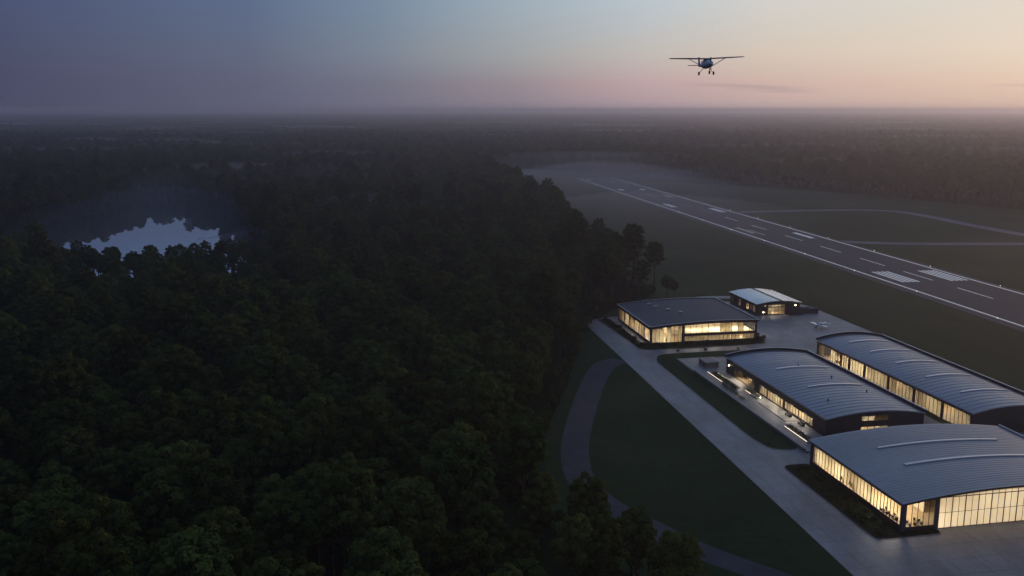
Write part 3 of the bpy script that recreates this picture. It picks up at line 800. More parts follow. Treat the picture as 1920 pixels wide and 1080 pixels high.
b5.window('left', .9, 12.4, 1.255, 5.745, 9, (), curtain=0, fw=.09, pane='glass'); b5.window('left', 12.4, 25.4, 1.255, 5.745, 9, (), curtain=.9, rnd=random.Random(71), fw=.09); b5.window('left', 25.4, 38.6, 1.255, 5.745, 9, (), curtain=.9, rnd=random.Random(72), fw=.09)
b5.wall('front', 0, .85, 0, None, 'steel', -.9, .02, 'corner_post'); b5.wall('front', 7.9, 8.7, 0, None, 'steel', -.5, .03, 'post')
b5.wall('front', .86, 7.89, 0, 1.0, 'bronze', -.3, -.02, 'plinth')
zt5 = lambda dr: (lambda u: b5.top(u) - dr)
b5.window('front', .86, 7.89, 1.005, zt5(.45), 5, (), curtain=0, fw=.09)
for i in range(7):
    a = 8.72 + i * 6.42
    f = b5.window('front', a, a + 6.4, .12, (lambda u: min(7.25, b5.top(u) - .72)) if i == 0 else (7.25 if i < 6 else (lambda u: min(7.25, b5.top(u) - .72))), 4, (3.7,), pane='frost', fw=.1, name='hangar_door', major=2)
    b5.window('front', a, a + 6.4, (lambda u: min(7.26, b5.top(u) - .7)) if i in (0, 6) else 7.26, zt5(.43), 4, (), pane='frost', fw=.06, name='transom', frame='bronze')
b5.wall('front', 8.72 + 7 * 6.42, 54, 0, None, 'bronze', -.4, .02, 'corner_post'); b5.wall('right', 0.5, 40); b5.wall('back', 0, 54)
b5.core(11, 53, 20, 20.25, 7.6); b5.core(10.8, 11.0, 8.0, 39, 7.2)
for (u, v) in ((4.5, 9), (5, 17), (5, 28), (5, 37)): b5.lamp(u, v, 5.75, 800 * LP, 3, 3)
for u in (13, 22, 31, 40, 49): b5.lamp(u, 9.5, 6.2, 150 * LP, 4, 2.5).rotation_euler = (R(-72), 0, 0)

# ------------------------------------------------------------------ furniture and plants behind the glass
def desk(b, u, v, rz, label, z=.12):
    t = thing('desk', label, 'desk', b.P(u, v, z), b.root.rotation_euler[2] + rz, 'desks seen through the lit windows')
    mb = MB(); mb.box(-1.0, 1.0, -.45, .45, .70, .76); mb.build('desk_top', M['furn2'], t)
    for x in (-.9, .9):
        mb = MB(); mb.box(x - .04, x + .04, -.4, .4, 0, .699); mb.build('leg', M['furn'], t)
    mb = MB(); mb.box(-.4, .4, -.02, .04, .9, 1.4); mb.box(-.06, .06, -.015, .035, .761, .9); mb.build('monitor', M['furn'], t)
    c = thing('office_chair', label.replace('desk', 'chair at the desk', 1), 'chair', t.matrix_basis @ Vector((0, .95, 0)), t.rotation_euler[2], 'chairs seen through the lit windows')
    mb = MB(); mb.box(-.28, .28, -.28, .28, .44, .54); mb.build('seat', M['furn'], c)
    mb = MB(); mb.box(-.26, .26, .28, .36, .6, 1.2); mb.build('backrest', M['furn'], c)
    mb = MB(); mb.tube((0, 0, .06), (0, 0, .44), .05)
    for i in range(5): mb.tube((0, 0, .08), (.3 * math.cos(i * 1.257), .3 * math.sin(i * 1.257), .04), .03, n=5)
    mb.build('pedestal', M['furn'], c)


desk(b5, 2.6, 2.2, 0, 'desk in the nearest hangar, closest to its corner post')
desk(b5, 5.6, 2.4, .1, 'desk in the nearest hangar, closest to its door post')
desk(b5, 2.4, 6.4, 1.57, 'desk by the side glazing of the nearest hangar')
desk(b5, 2.4, 9.6, 1.57, 'desk by the side glazing of the nearest hangar, deeper inside')
desk(b1, 4.2, 3.0, 0, 'desk behind the left front glazing of the flat-roofed hall')
desk(b1, 8.4, 3.4, .2, 'desk behind the front glazing of the flat-roofed hall, next to the post')
desk(b3, 2.2, 11.5, 1.57, 'desk behind the terrace windows of the arched workshop')
desk(b4, 2.6, 76, 1.57, 'desk behind the end bay of the long hangar')

def leaf_ball(rng, n, rad, size, squash=1.0, centre=(0, 0, 0), rnd=0.55, up=.35, cut=-1.0, inner=.72):
    """n leaf quads spread over and inside a lumpy ball"""
    V = rng.normal(size=(n, 3)); V /= np.linalg.norm(V, axis=1)[:, None]
    V[:, 2] = np.where(V[:, 2] < cut, -V[:, 2], V[:, 2])
    r = rad * (inner + (1.08 - inner) * rng.random(n) ** 0.6)
    C = V * r[:, None] * np.array([1, 1, squash]) + np.array(centre)
    Nn = V + rng.normal(size=(n, 3)) * rnd + np.array([0, 0, up]); Nn /= np.linalg.norm(Nn, axis=1)[:, None]
    A = np.cross(Nn, rng.normal(size=(n, 3))); A /= np.linalg.norm(A, axis=1)[:, None] + 1e-9
    B = np.cross(Nn, A); s = size * (0.6 + 0.8 * rng.random(n))[:, None]
    return np.stack([C + A * s, C + B * s * .6, C - A * s, C - B * s * .6], 1).reshape(-1, 3)


def mesh_quads(name, V, mats, extra=None):
    """quads from V (4 per face) plus an MB of extra faces with its material index 1"""
    nq = len(V) // 4
    me = bpy.data.meshes.new(name)
    vs = V.tolist(); fs = [tuple(range(4 * i, 4 * i + 4)) for i in range(nq)]; mi = [0] * nq
    if extra:
        o = len(vs); vs += extra.v; fs += [tuple(i + o for i in q) for q in extra.f]; mi += [1] * len(extra.f)
    me.from_pydata(vs, [], fs)
    for m in mats: me.materials.append(m)
    if extra: me.polygons.foreach_set('material_index', mi)
    me.update(); return me


def crown_leaves(rng, H, rad, base, npuff, per, leaf):
    """a domed crown: a loose core and many smaller clumps over its upper surface, some strays hanging lower"""
    out = []; tips = []; hc = (H - base) * .56; cz = H - hc
    out.append(leaf_ball(rng, per * 5, rad * .74, leaf, hc / rad, (0, 0, cz - .4), .28, .15, -.55))
    for i in range(npuff):
        t = (i + .5) / npuff
        zn = 1 - 1.45 * t + rng.normal() * .06                     # from the top down to a little under the middle
        rr = math.sqrt(max(.02, 1 - min(1, zn * zn))); a = i * 2.39996 + rng.random() * .7
        k = .80 + .16 * rng.random(); pr = rad * (.19 + .15 * rng.random())
        c = (rad * k * rr * math.cos(a), rad * k * rr * math.sin(a), cz + hc * k * zn); tips.append(c)
        out.append(leaf_ball(rng, int(per * (pr / (rad * .28)) ** 2), pr, leaf, .8, c, .32, .45, -.5, .55))
    for i in range(5):                                             # lower stray boughs
        a = rng.random() * 6.28; rr = rad * (.4 + .4 * rng.random()); c = (rr * math.cos(a), rr * math.sin(a), base + (cz - hc * .45 - base) * rng.random()); tips.append(c)
        out.append(leaf_ball(rng, int(per * .7), rad * .24, leaf, .5, c))
    return np.concatenate(out), tips


TREES = []
for k in range(6):
    rng = np.random.default_rng(100 + k)
    H = (22.5, 24.5, 21.0, 26.0, 23.5, 19.5)[k]; rad = (4.3, 4.0, 4.7, 3.7, 4.4, 4.9)[k]; base = H * (.50, .54, .46, .58, .50, .42)[k]
    V, tips = crown_leaves(rng, H, rad, base, (34, 30, 38, 30, 36, 40)[k], 150, 0.29)
    tr = MB(); prev = Vector((0, 0, -.3)); r = .42; n = 6
    for i in range(n):
        q = Vector((rng.normal() * .12 * i, rng.normal() * .12 * i, (H * .9) * (i + 1) / n)); r2 = .42 * (1 - .14 * (i + 1))
        tr.tube(prev, q, r, r2, 7); prev = q; r = r2
    for c in tips[::2]: tr.tube((0, 0, max(base * .8, c[2] - 2.6)), c, .13, .04, 4, cap=False)
    TREES.append((mesh_quads('crown', V, [M['leaf']]), tr))

SHRUBS = []
for k in range(3):
    rng = np.random.default_rng(300 + k); parts = []
    for j in range(5):
        a = rng.random() * 6.28; parts.append(leaf_ball(rng, 60, .45, .13, .85, (.4 * math.cos(a) * (j > 0), .4 * math.sin(a) * (j > 0), .45 + .25 * rng.random())))
    st = MB()
    for j in range(4): a = j * 1.6; st.tube((0, 0, -.05), (.3 * math.cos(a), .3 * math.sin(a), .5), .03, .015, 4)
    SHRUBS.append((mesh_quads('foliage', np.concatenate(parts), [M['shrub']]), st))


def mesh_obj(name, me, parent):
    o = bpy.data.objects.new(name, me); COL.objects.link(o); o.parent = parent; return o


shrub_proto = []
for k, (me, st) in enumerate(SHRUBS):
    t = thing('shrub', '', 'shrub', (0, 0, -50)); mesh_obj('foliage', me, t); st.build('stem', M['bark'], t); remember(t); shrub_proto.append(t)
used_shrub = set()
rs = random.Random(5)


def place_shrub(x, y, z, s, label, group):
    k = rs.randrange(3)
    if k in used_shrub: o = dup(shrub_proto[k])
    else: o = shrub_proto[k]; used_shrub.add(k)
    o.location = (x, y, z); o.rotation_euler = (0, 0, rs.random() * 6.28); o.scale = (s * rs.uniform(.85, 1.2), s * rs.uniform(.85, 1.2), s * rs.uniform(.8, 1.15)); o['label'] = label; o['group'] = group


for i in range(34):      # bed along the left glazing of the front hangar
    x, y = frame_xy(rs.uniform(111.8, 117.4), rs.uniform(168.5, 208.5), BAZ)
    place_shrub(x, y, .19, rs.uniform(.6, 1.15), 'low shrub in the dark bed beside the nearest hangar', 'shrubs beside the nearest hangar')
for i in range(7):
    x, y = frame_xy(rs.uniform(119.5, 125.8), rs.uniform(167.2, 168.4), BAZ)
    place_shrub(x, y, .19, rs.uniform(.4, .7), 'low shrub in the strip under the corner glazing of the nearest hangar', 'shrubs under the corner glazing')
for i in range(34):
    x, y = frame_xy(rs.uniform(118.5, 163), rs.uniform(329.3, 335.6), BAZ)
    place_shrub(x, y, .19, rs.uniform(.6, 1.2), 'low shrub in the bed before the front glazing of the flat-roofed hall', 'shrubs before the flat-roofed hall')
for i in range(26):
    x, y = frame_xy(rs.uniform(113.6, 116.4), rs.uniform(332, 381), BAZ)
    place_shrub(x, y, .19, rs.uniform(.7, 1.4), 'low shrub in the bed along the forest side of the flat-roofed hall', 'shrubs on the forest side of the hall')
for i, (la, al_, s) in enumerate(((163.6, 333.6, 1.9), (164.6, 338.4, 2.0), (163.4, 343, 1.5), (166.4, 336.4, 1.4))):
    x, y = frame_xy(la, al_, BAZ); place_shrub(x, y, .19, s, 'large shrub at the apron corner of the flat-roofed hall', 'large shrubs at the hall corner')
for i in range(10):
    x, y = frame_xy(rs.uniform(113.6, 120.5), rs.uniform(224, 310), BAZ)
    place_shrub(x, y, .19, rs.uniform(.35, .6), 'small shrub scattered on the grass strip beside the road', 'small shrubs on the grass strip')
for i, (la, al_) in enumerate(((150, 322.8), (137, 323.4), (126, 324))):
    x, y = frame_xy(la, al_, BAZ); place_shrub(x, y, .1, .8, 'lone potted shrub on the drive between hall and workshop', 'shrubs on the drive')


def ground_cover(name, label, la0, la1, a0, a1, n, seed):
    rg = np.random.default_rng(seed); P_ = np.stack([rg.uniform(la0, la1, n), rg.uniform(a0, a1, n)], 1)
    xy = np.array([frame_xy(p[0], p[1], BAZ) for p in P_]); C = np.concatenate([xy, (.2 + rg.random((n, 1)) * .3)], 1)
    Nn = rg.normal(size=(n, 3)) * .7 + np.array([0, 0, 1.0]); Nn /= np.linalg.norm(Nn, axis=1)[:, None]
    A = np.cross(Nn, rg.normal(size=(n, 3))); A /= np.linalg.norm(A, axis=1)[:, None]; B = np.cross(Nn, A); s = (.10 + .14 * rg.random(n))[:, None]
    o = bpy.data.objects.new(name, mesh_quads(name, np.stack([C + A * s, C + B * s * .6, C - A * s, C - B * s * .6], 1).reshape(-1, 3), [M['shrub']]))
    COL.objects.link(o); o['kind'] = 'stuff'; o['label'] = label


ground_cover('ground_cover', 'dark low planting in the bed beside the nearest hangar', 111.3, 118.0, 167.2, 208.8, 6500, 1)
ground_cover('ground_cover', 'dark low planting under the corner glazing', 118, 126.3, 167.2, 168.9, 500, 2)
ground_cover('ground_cover', 'dark low planting before the flat-roofed hall', 114.5, 164.5, 329, 336.3, 6500, 3)
ground_cover('ground_cover', 'dark low planting on the forest side of the hall', 113.2, 116.2, 331, 381, 3000, 4)


def indoor_plant(b, u, v, s, label):
    t = thing('potted_plant', label, 'plant', b.P(u, v, .12), 0, 'indoor plants of the nearest hangar'); rng = np.random.default_rng(int(u * 10 + v))
    mb = MB(); mb.tube((0, 0, 0), (0, 0, .6), .3, .38, 12); mb.build('pot', M['furn'], t)
    mb = MB(); mb.tube((0, 0, .6), (0.05, 0, 1.7 * s), .06, .04, 6); mb.build('trunk', M['bark'], t)
    V = np.concatenate([leaf_ball(rng, 70, .5 * s, .16, .8, (rng.normal() * .35 * s, rng.normal() * .35 * s, (1.8 + .5 * rng.random()) * s)) for _ in range(5)])
    mesh_obj('foliage', mesh_quads('foliage', V, [M['shrub']]), t)


indoor_plant(b5, 1.25, 21.5, 1.25, 'taller potted plant inside the side glazing of the nearest hangar')
indoor_plant(b5, 1.1, 26, .95, 'shorter potted plant inside the side glazing of the nearest hangar')

# ------------------------------------------------------------------ terrace of the workshop
def slab_obj(name, la0, la1, a0, a1, z0, z1, mat, label, cat, group=None):
    mb = MB(); w, l = (la1 - la0), (a1 - a0); mb.box(-w / 2, w / 2, -l / 2, l / 2, 0, z1 - z0)
    o = mb.build(name, M[mat]); x, y = frame_xy((la0 + la1) / 2, (a0 + a1) / 2, BAZ); o.location = (x, y, z0); o.rotation_euler = (0, 0, -R(BAZ))
    return tag(o, label, cat, group)


slab_obj('retaining_wall', 121.3, 121.75, 217.5, 296, 0.1, 1.05, 'wall_conc', 'long low concrete wall along the outer edge of the terrace', 'wall')
slab_obj('planter_wall', 125.3, 125.6, 280, 293.4, .452, .92, 'wall_conc', 'low planter wall with the longer light strip by the pale equipment box', 'planter')
slab_obj('planter_wall', 128.2, 128.5, 283.4, 291.2, .452, .92, 'wall_conc', 'short inner planter wall by the workshop recess', 'planter')
slab_obj('planter_wall', 124.9, 125.2, 222, 236.2, .452, .95, 'wall_conc', 'planter wall with the brightest light strip at the terrace end', 'planter')
slab_obj('planter_wall', 128.9, 129.2, 262, 271, .452, .85, 'wall_conc', 'planter wall below the workshop windows mid terrace', 'planter')
for la, a0, a1, lb in ((125.2, 280.6, 292.8, 'long warm light strip on the planter wall by the equipment box'), (128.1, 284, 290.6, 'short warm light strip near the recessed workshop door'),
                       (128.8, 266.3, 270.6, 'shortest warm light strip in the middle of the terrace'), (124.75, 222.6, 235.6, 'brightest light strip at the terrace end nearest the front hangar')):
    slab_obj('light_strip', la - .06, la + .06, a0, a1, .93 if la != 128.8 else .86, 1.06 if la != 128.8 else .99, 'strip', lb, 'light')


def hedge(la0, la1, a0, a1, z, hgt, label, seed):
    rng = np.random.default_rng(seed); l = a1 - a0; w = la1 - la0; n = int(l * w * hgt * 42)
    C = np.stack([(rng.random(n) - .5) * w, (rng.random(n) - .5) * l, rng.random(n) ** .6 * hgt * (.9 + .2 * np.sin(np.arange(n)))], 1)
    V = []
    Nn = rng.normal(size=(n, 3)) + np.array([0, 0, .6]); Nn /= np.linalg.norm(Nn, axis=1)[:, None]
    A = np.cross(Nn, rng.normal(size=(n, 3))); A /= np.linalg.norm(A, axis=1)[:, None]; B = np.cross(Nn, A)
    V = np.stack([C + A * .16, C + B * .1, C - A * .16, C - B * .1], 1).reshape(-1, 3)
    x, y = frame_xy((la0 + la1) / 2, (a0 + a1) / 2, BAZ); o = bpy.data.objects.new('hedge', mesh_quads('hedge', V, [M['shrub']])); COL.objects.link(o)
    o.location = (x, y, z); o.rotation_euler = (0, 0, -R(BAZ)); tag(o, label, 'hedge')


hedge(126, 128, 272, 292, .46, 1.0, 'dark hedge between the two light strips at the far terrace', 1)
hedge(125.4, 127.2, 221.5, 236, .46, .9, 'dark hedge behind the brightest strip at the terrace end', 2)
hedge(124, 125, 262, 279, .46, .8, 'narrow dark hedge inside the concrete terrace wall', 3)
hedge(129.4, 131, 262, 272, .46, .7, 'clipped hedge under the workshop windows mid terrace', 4)
slab_obj('timber_deck', 127.6, 131.9, 240.5, 258.5, .452, .62, 'patio', 'raised pale deck slab under the workshop windows', 'deck')
slab_obj('timber_deck', 126.8, 131.9, 224, 238.6, .452, .60, 'patio', 'raised pale deck slab at the front end of the terrace', 'deck')


def bench(la, al_, z, label):
    x, y = frame_xy(la, al_, BAZ); t = thing('terrace_sofa', label, 'sofa', (x, y, z), -R(BAZ), 'sofas on the terrace')
    mb = MB(); mb.box(-.45, .45, -1.2, 1.2, .2, .45); mb.build('seat', M['furn'], t)
    mb = MB(); mb.box(.3, .5, -1.2, 1.2, .452, .95); mb.build('backrest', M['furn'], t)
    for s in (-1.31, 1.2):
        mb = MB(); mb.box(-.45, .5, s, s + .11, .0, .65); mb.build('armrest', M['furn'], t)


bench(130.6, 244.6, .62, 'dark sofa against the workshop windows, nearer the long deck middle'); bench(130.4, 236.4, .6, 'dark sofa at the front end of the terrace')
eb = thing('equipment_box', 'pale concrete equipment box at the far end of the workshop', 'box', (*frame_xy(127.2, 299.2, BAZ), .45), -R(BAZ))
mb = MB(); mb.box(0, 4.8, 0, 6.6, 0, 1.75); mb.build('housing', M['wall_conc'], eb)
mb = MB(); mb.box(-.15, 4.95, -.15, 6.75, 1.752, 1.95); mb.build('lid', M['wall_conc'], eb)
mb = MB(); mb.box(-.05, -.002, 1.2, 3.2, .2, 1.5); mb.build('louvre_panel', M['steel'], eb)

# ------------------------------------------------------------------ aircraft
def ell(c, ry, rz, x, n=16, p=2.3, zc=0):
    out = []
    for i in range(n):
        a = 2 * math.pi * i / n; ca, sa = math.cos(a), math.sin(a)
        out.append((x, ry * abs(ca) ** (2 / p) * (1 if ca >= 0 else -1), zc + rz * abs(sa) ** (2 / p) * (1 if sa >= 0 else -1)))
    return out


def airfoil(y, xle, chord, th, z, n=9):
    up = []; dn = []
    for i in range(n):
        t = (1 - math.cos(math.pi * i / (n - 1))) / 2
        yt = 5 * th * (.2969 * math.sqrt(t) - .126 * t - .3516 * t * t + .2843 * t ** 3 - .1015 * t ** 4)
        up.append((xle - chord * t, y, z + chord * (yt + .02 * math.sin(math.pi * t)))); dn.append((xle - chord * t, y, z + chord * (-yt * .7 + .02 * math.sin(math.pi * t))))
    return up + dn[-2:0:-1]


def aircraft(name, label, loc, rot, high=True):
    """nose along +x, y to the left, z up; origin under the cabin at fuselage centre"""
    t = thing(name, label, 'airplane', loc); t.rotation_euler = rot; pg = M['plane_grey'] if high else M['white']
    mb = MB()
    st = [(2.55, .20, .20, -.05), (2.45, .40, .36, -.06), (2.0, .50, .46, -.05), (1.35, .55, .52, -.02), (1.0, .56, .56, .0), (.4, .58, .68, .10), (-.5, .58, .70, .11), (-1.3, .50, .60, .09), (-2.4, .33, .40, .12), (-3.8, .18, .24, .17), (-5.0, .07, .13, .22), (-5.25, .03, .07, .24)]
    mb.strip([ell(0, ry, rz, x, zc=zc) for x, ry, rz, zc in st]); mb.build('fuselage', pg, t, smooth=True)
    mb = MB(); mb.strip([ell(0, .45, .06, 1.12, zc=.50), ell(0, .50, .13, .95, zc=.56), ell(0, .56, .17, .55, zc=.63), ell(0, .585, .13, .42, zc=.66)]); mb.build('windshield', M['tint'], t, smooth=True)
    for s in (-1, 1):
        mb = MB(); mb.box(-1.1, .35, s * .585 - .015, s * .585 + .015, .22, .58); mb.build('side_window', M['tint'] if not high else M['white'], t)  # on the flying plane, white paints in the bright sky at the glass
    zw = .80 if high else -.28; dih = .03 if high else .09; half = 5.5 if high else 4.9
    mb = MB(); secs = []
    for y in (-half, -half + .35, -2.6, -.55, 0, .55, 2.6, half - .35, half):
        a = abs(y); ch = 1.62 if a <= 2.6 else 1.62 - .5 * (a - 2.6) / (half - 2.6)
        if a == half: ch *= .75
        secs.append(airfoil(y, .62 - (0 if a <= 2.6 else .14 * (a - 2.6) / (half - 2.6)), ch, .12 if a < half else .07, zw + a * dih))
    mb.strip(secs); mb.build('wing', M['wing_under'] if high else M['white'], t, smooth=True)
    if high:
        for s in (-1, 1):
            mb = MB(); mb.tube((.25, s * .5, -.38), (.2, s * 2.7, zw + .05), .06, .05, 6); mb.build('wing_strut', M['plane_grey'], t)
    mb = MB(); mb.strip([airfoil(y, -4.15 - abs(y) * .08, 1.15 - abs(y) * .2, .09, .25) for y in (-1.75, -.1, .1, 1.75)]); mb.build('tailplane', M['wing_under'] if high else M['white'], t, smooth=True)
    mb = MB()
    fin = [(-3.7, .28), (-4.5, .62), (-4.95, 1.5), (-5.4, 1.5), (-5.35, .2), (-5.0, .05)]
    mb.strip([[(x, -.06, z) for x, z in fin], [(x, .06, z) for x, z in fin]]); mb.build('fin', M['wing_under'] if high else M['white'], t)
    gz = -1.25 if high else -1.05
    for (x, y) in ((1.75, 0), (-.25, -1.08 if high else -1.4), (-.25, 1.08 if high else 1.4)):
        mb = MB(); top = (x, y * .35, -.42) if high else (x, y, -.2); mb.tube(top, (x, y, gz), .05, .04, 6); g_ = mb.build('landing_leg', M['steel'], t)
        mb = MB(); mb.strip([[(x + r * math.cos(a), y + w_, gz + r * math.sin(a)) for a in [i * math.pi / 8 for i in range(16)]] for r, w_ in ((.13, -.1), (.23, -.09), (.26, -.04), (.26, .04), (.23, .09), (.13, .1))]); mb.build('wheel', M['tyre'], g_)
    mb = MB(); mb.strip([ell(0, r, r, x, 12, 2, -.05) for x, r in ((2.56, .2), (2.7, .17), (2.85, .06))]); mb.build('spinner', pg, t, smooth=True)
    mb = MB()
    for s in (1, -1): mb.strip([[(2.62, -.07, s * .1 - .05), (2.66, .07, s * .1 - .05), (2.68, .07, s * .1 - .05), (2.64, -.07, s * .1 - .05)], [(2.62, -.06, s * .9 - .05), (2.63, .06, s * .9 - .05), (2.65, .06, s * .9 - .05), (2.64, -.06, s * .9 - .05)]])
    mb.build('propeller', M['clad'], t)
    return t


# flying towards the viewer, nose a little to the right of the line of sight
px, py = 1325.0, 121.0
c_, s_ = math.cos(PITCH), math.sin(PITCH)
dv = Vector(((px - 960) / FPX, c_ + (540 - py) / FPX * s_, -s_ + (540 - py) / FPX * c_))
fly = Vector((0, 0, CAM_H)) + dv * 137.0
vd = Vector((dv.x, dv.y, 0)).normalized(); rt = Vector((vd.y, -vd.x, 0))
nose = -vd * math.cos(R(13)) + rt * math.sin(R(13))
yaw = math.atan2(nose.y, nose.x)
aircraft('flying_airplane', 'small high-wing propeller airplane flying low in the sunset sky', fly, (R(1.5), R(-2.0), yaw), True)
pk = aircraft('parked_airplane', 'white low-wing airplane parked on the apron beside the small pale-roofed building', (128.6, 381.2, 1.41), (0, 0, math.atan2(-4.2, -8.7)), False)

def apron_marker(x, y, label):
    t = thing('marker_cone', label, 'cone', (x, y, .1), 0, 'marker cones on the apron')
    mb = MB(); mb.box(-.35, .35, -.35, .35, 0, .06); mb.build('base', M['tyre'], t)
    mb = MB(); mb.tube((0, 0, .06), (0, 0, .85), .26, .07, 10); mb.build('cone', M['white'], t)


apron_marker(115.3, 380.0, 'small white cone on the apron nearer the pale-roofed building'); apron_marker(116.2, 374.3, 'small white cone on the apron nearer the flat-roofed hall')

# ------------------------------------------------------------------ forest
def inside(poly, X, Y):
    r = np.zeros(X.shape, bool); n = len(poly); j = n - 1
    for i in range(n):
        xi, yi = poly[i]; xj, yj = poly[j]
        cnd = ((yi > Y) != (yj > Y)) & (X < (xj - xi) * (Y - yi) / (yj - yi + 1e-12) + xi); r ^= cnd; j = i
    return r


def edge_dist(poly, X, Y):
    d = np.full(X.shape, 1e9)
    for i in range(len(poly)):
        ax, ay = poly[i - 1]; bx, by = poly[i]; vx, vy = bx - ax, by - ay
        t = np.clip(((X - ax) * vx + (Y - ay) * vy) / (vx * vx + vy * vy), 0, 1); d = np.minimum(d, np.hypot(X - ax - t * vx, Y - ay - t * vy))
    return d


def grid(sp, x0, x1, y0, y1, jit, rng):
    xs, ys = np.meshgrid(np.arange(x0, x1, sp), np.arange(y0, y1, sp)); xs = xs + (np.arange(len(xs)) % 2)[:, None] * sp / 2
    return (xs + (rng.random(xs.shape) - .5) * jit * sp).ravel(), (ys + (rng.random(ys.shape) - .5) * jit * sp).ravel()


def in_view(X, Y, z, mx=0.12, my=0.12):
    dep = Y * c_ - (z - CAM_H) * s_; up = Y * s_ + (z - CAM_H) * c_
    px_ = FPX * X / np.maximum(dep, 1); py_ = -FPX * up / np.maximum(dep, 1)
    return (dep > 5) & (np.abs(px_) < 960 * (1 + mx)) & (py_ < 540 * (1 + my)), px_ + 960, py_ + 540


rng = np.random.default_rng(77)
CL = smooth_poly(CLEARING, 2); PD = smooth_poly(POND, 2)
X, Y = grid(9.5, -1000, 1100, 90, 1420, .8, rng)
vis, _, _ = in_view(X, Y, 24.0)
X, Y = X[vis], Y[vis]
dcl = edge_dist(CL, X, Y); dpd = edge_dist(PD, X, Y)
ok = ~inside(CL, X, Y) & (dcl > 4.2) & ~inside(PD, X, Y) & (dpd > 3.0)
X, Y, dcl, dpd = X[ok], Y[ok], dcl[ok], dpd[ok]
S = rng.normal(1.0, .18, len(X)).clip(.6, 1.38); S = np.where((dcl < 7) & (rng.random(len(X)) < .5), S * .55, S)
S = np.where((X < -.24 * Y) & (X > -.50 * Y) & (Y > 380) & (Y < 500), S.clip(.6, 1.0) * .84, S)   # lower growth towards the pond bank
S = np.where((X > 4) & (Y < 210), S.clip(.6, 1.1) * .84, S)   # younger trees round the bend of the track
I = rng.integers(0, 6, len(X)); ROT = rng.random(len(X)) * 6.283
vis, PX, PY = in_view(X, Y, 22.0 * S, 0.0, 0.0)
order = np.argsort(np.hypot(X, Y) / S)
order = order[vis[order]][:290]
protos = []
for k, (me, tr) in enumerate(TREES):
    t = thing('pine_tree', '', 'tree'); t['group'] = 'nearest trees of the forest'
    mesh_obj('crown', me, t); tr.build('trunk', M['bark'], t, smooth=True); remember(t); protos.append(t)
used = set()
NEAR = 'dark round-crowned pine among the nearest treetops of the dense forest'


def place_tree(x, y, s, k, rot, label, group=None):
    if k in used: o = dup(protos[k])
    else: o = protos[k]; used.add(k)
    o.location = (x, y, 0); o.rotation_euler = (0, 0, rot); o.scale = (s * 1.0, s * 1.0, s); o['label'] = label
    if group: o['group'] = group
    elif 'group' in o: del o['group']
    return o


for i in order: place_tree(X[i], Y[i], S[i], int(I[i]), ROT[i], NEAR, 'nearest trees of the forest')
hero = [((1205, 490, 20), 1, .85, 'small-crowned pine standing under the tall lone pine on its left side'),
        ((1222, 532, 9), 2, .42, 'round bush between the lone pines and the flat-roofed hall'),
        ((1266, 528, 9), 0, .42, 'rightmost low tree of the forest corner behind the hall'),
        ((1228, 452, 25.5), 0, 1.13, 'tall lone pine with a broad crown standing out past the hall at the forest edge'),
        ((1190, 456, 23), 3, .9, 'slim dark pine just left of the tall lone pine at the forest edge'),
        ((1122, 408, 25), 1, 1.02, 'solitary pine rising above the forest edge against the misty field'),
        ((1252, 516, 12), 5, .62, 'low bushy tree at the foot of the tall lone pine behind the hall'),
        ((1160, 470, 22), 2, 1.0, 'dark spreading pine at the forest corner behind the flat-roofed hall')]
for (hx, hy, hz), k, s, lb in hero:
    d = Vector(((hx - 960) / FPX, c_ + (540 - hy) / FPX * s_, -s_ + (540 - hy) / FPX * c_)); q = d * ((hz - CAM_H) / d.z)
    place_tree(q.x, q.y, s, k, hx, lb)
mask = np.ones(len(X), bool); mask[order] = False


def scatter(name, label, pts, rots, scl, idx, sources):
    me = bpy.data.meshes.new(name); me.from_pydata(pts.tolist(), [], [])
    for nm, ty, arr in (('rot', 'FLOAT', rots), ('scl', 'FLOAT_VECTOR', scl), ('idx', 'INT', idx)):
        a = me.attributes.new(nm, ty, 'POINT')
        a.data.foreach_set('vector' if ty == 'FLOAT_VECTOR' else 'value', np.ascontiguousarray(arr, dtype=np.int32 if ty == 'INT' else np.float32).ravel())
    o = bpy.data.objects.new(name, me); COL.objects.link(o); o['kind'] = 'stuff'; o['label'] = label
    ng = bpy.data.node_groups.new(name + '_scatter', 'GeometryNodeTree')
    ng.interface.new_socket('Geometry', in_out='INPUT', socket_type='NodeSocketGeometry'); ng.interface.new_socket('Geometry', in_out='OUTPUT', socket_type='NodeSocketGeometry')
    N, L = ng.nodes, ng.links
    gi = N.new('NodeGroupInput'); go = N.new('NodeGroupOutput'); ip = N.new('GeometryNodeInstanceOnPoints'); jn = N.new('GeometryNodeJoinGeometry')
    for sct in reversed(sources):
        oi = N.new('GeometryNodeObjectInfo'); oi.inputs['Object'].default_value = sct; oi.inputs['As Instance'].default_value = True; oi.transform_space = 'ORIGINAL'
        L.new(oi.outputs['Geometry'], jn.inputs[0])

    def attr(nm, ty):
        a = N.new('GeometryNodeInputNamedAttribute'); a.data_type = ty; a.inputs['Name'].default_value = nm; return a.outputs[0]
    cx = N.new('ShaderNodeCombineXYZ'); L.new(attr('rot', 'FLOAT'), cx.inputs[2])
    L.new(gi.outputs[0], ip.inputs['Points']); L.new(jn.outputs[0], ip.inputs['Instance']); ip.inputs['Pick Instance'].default_value = True
    L.new(attr('idx', 'INT'), ip.inputs['Instance Index']); L.new(cx.outputs[0], ip.inputs['Rotation']); L.new(attr('scl', 'FLOAT_VECTOR'), ip.inputs['Scale'])
    L.new(ip.outputs[0], go.inputs[0])
    md = o.modifiers.new('scatter', 'NODES'); md.node_group = ng
    return o


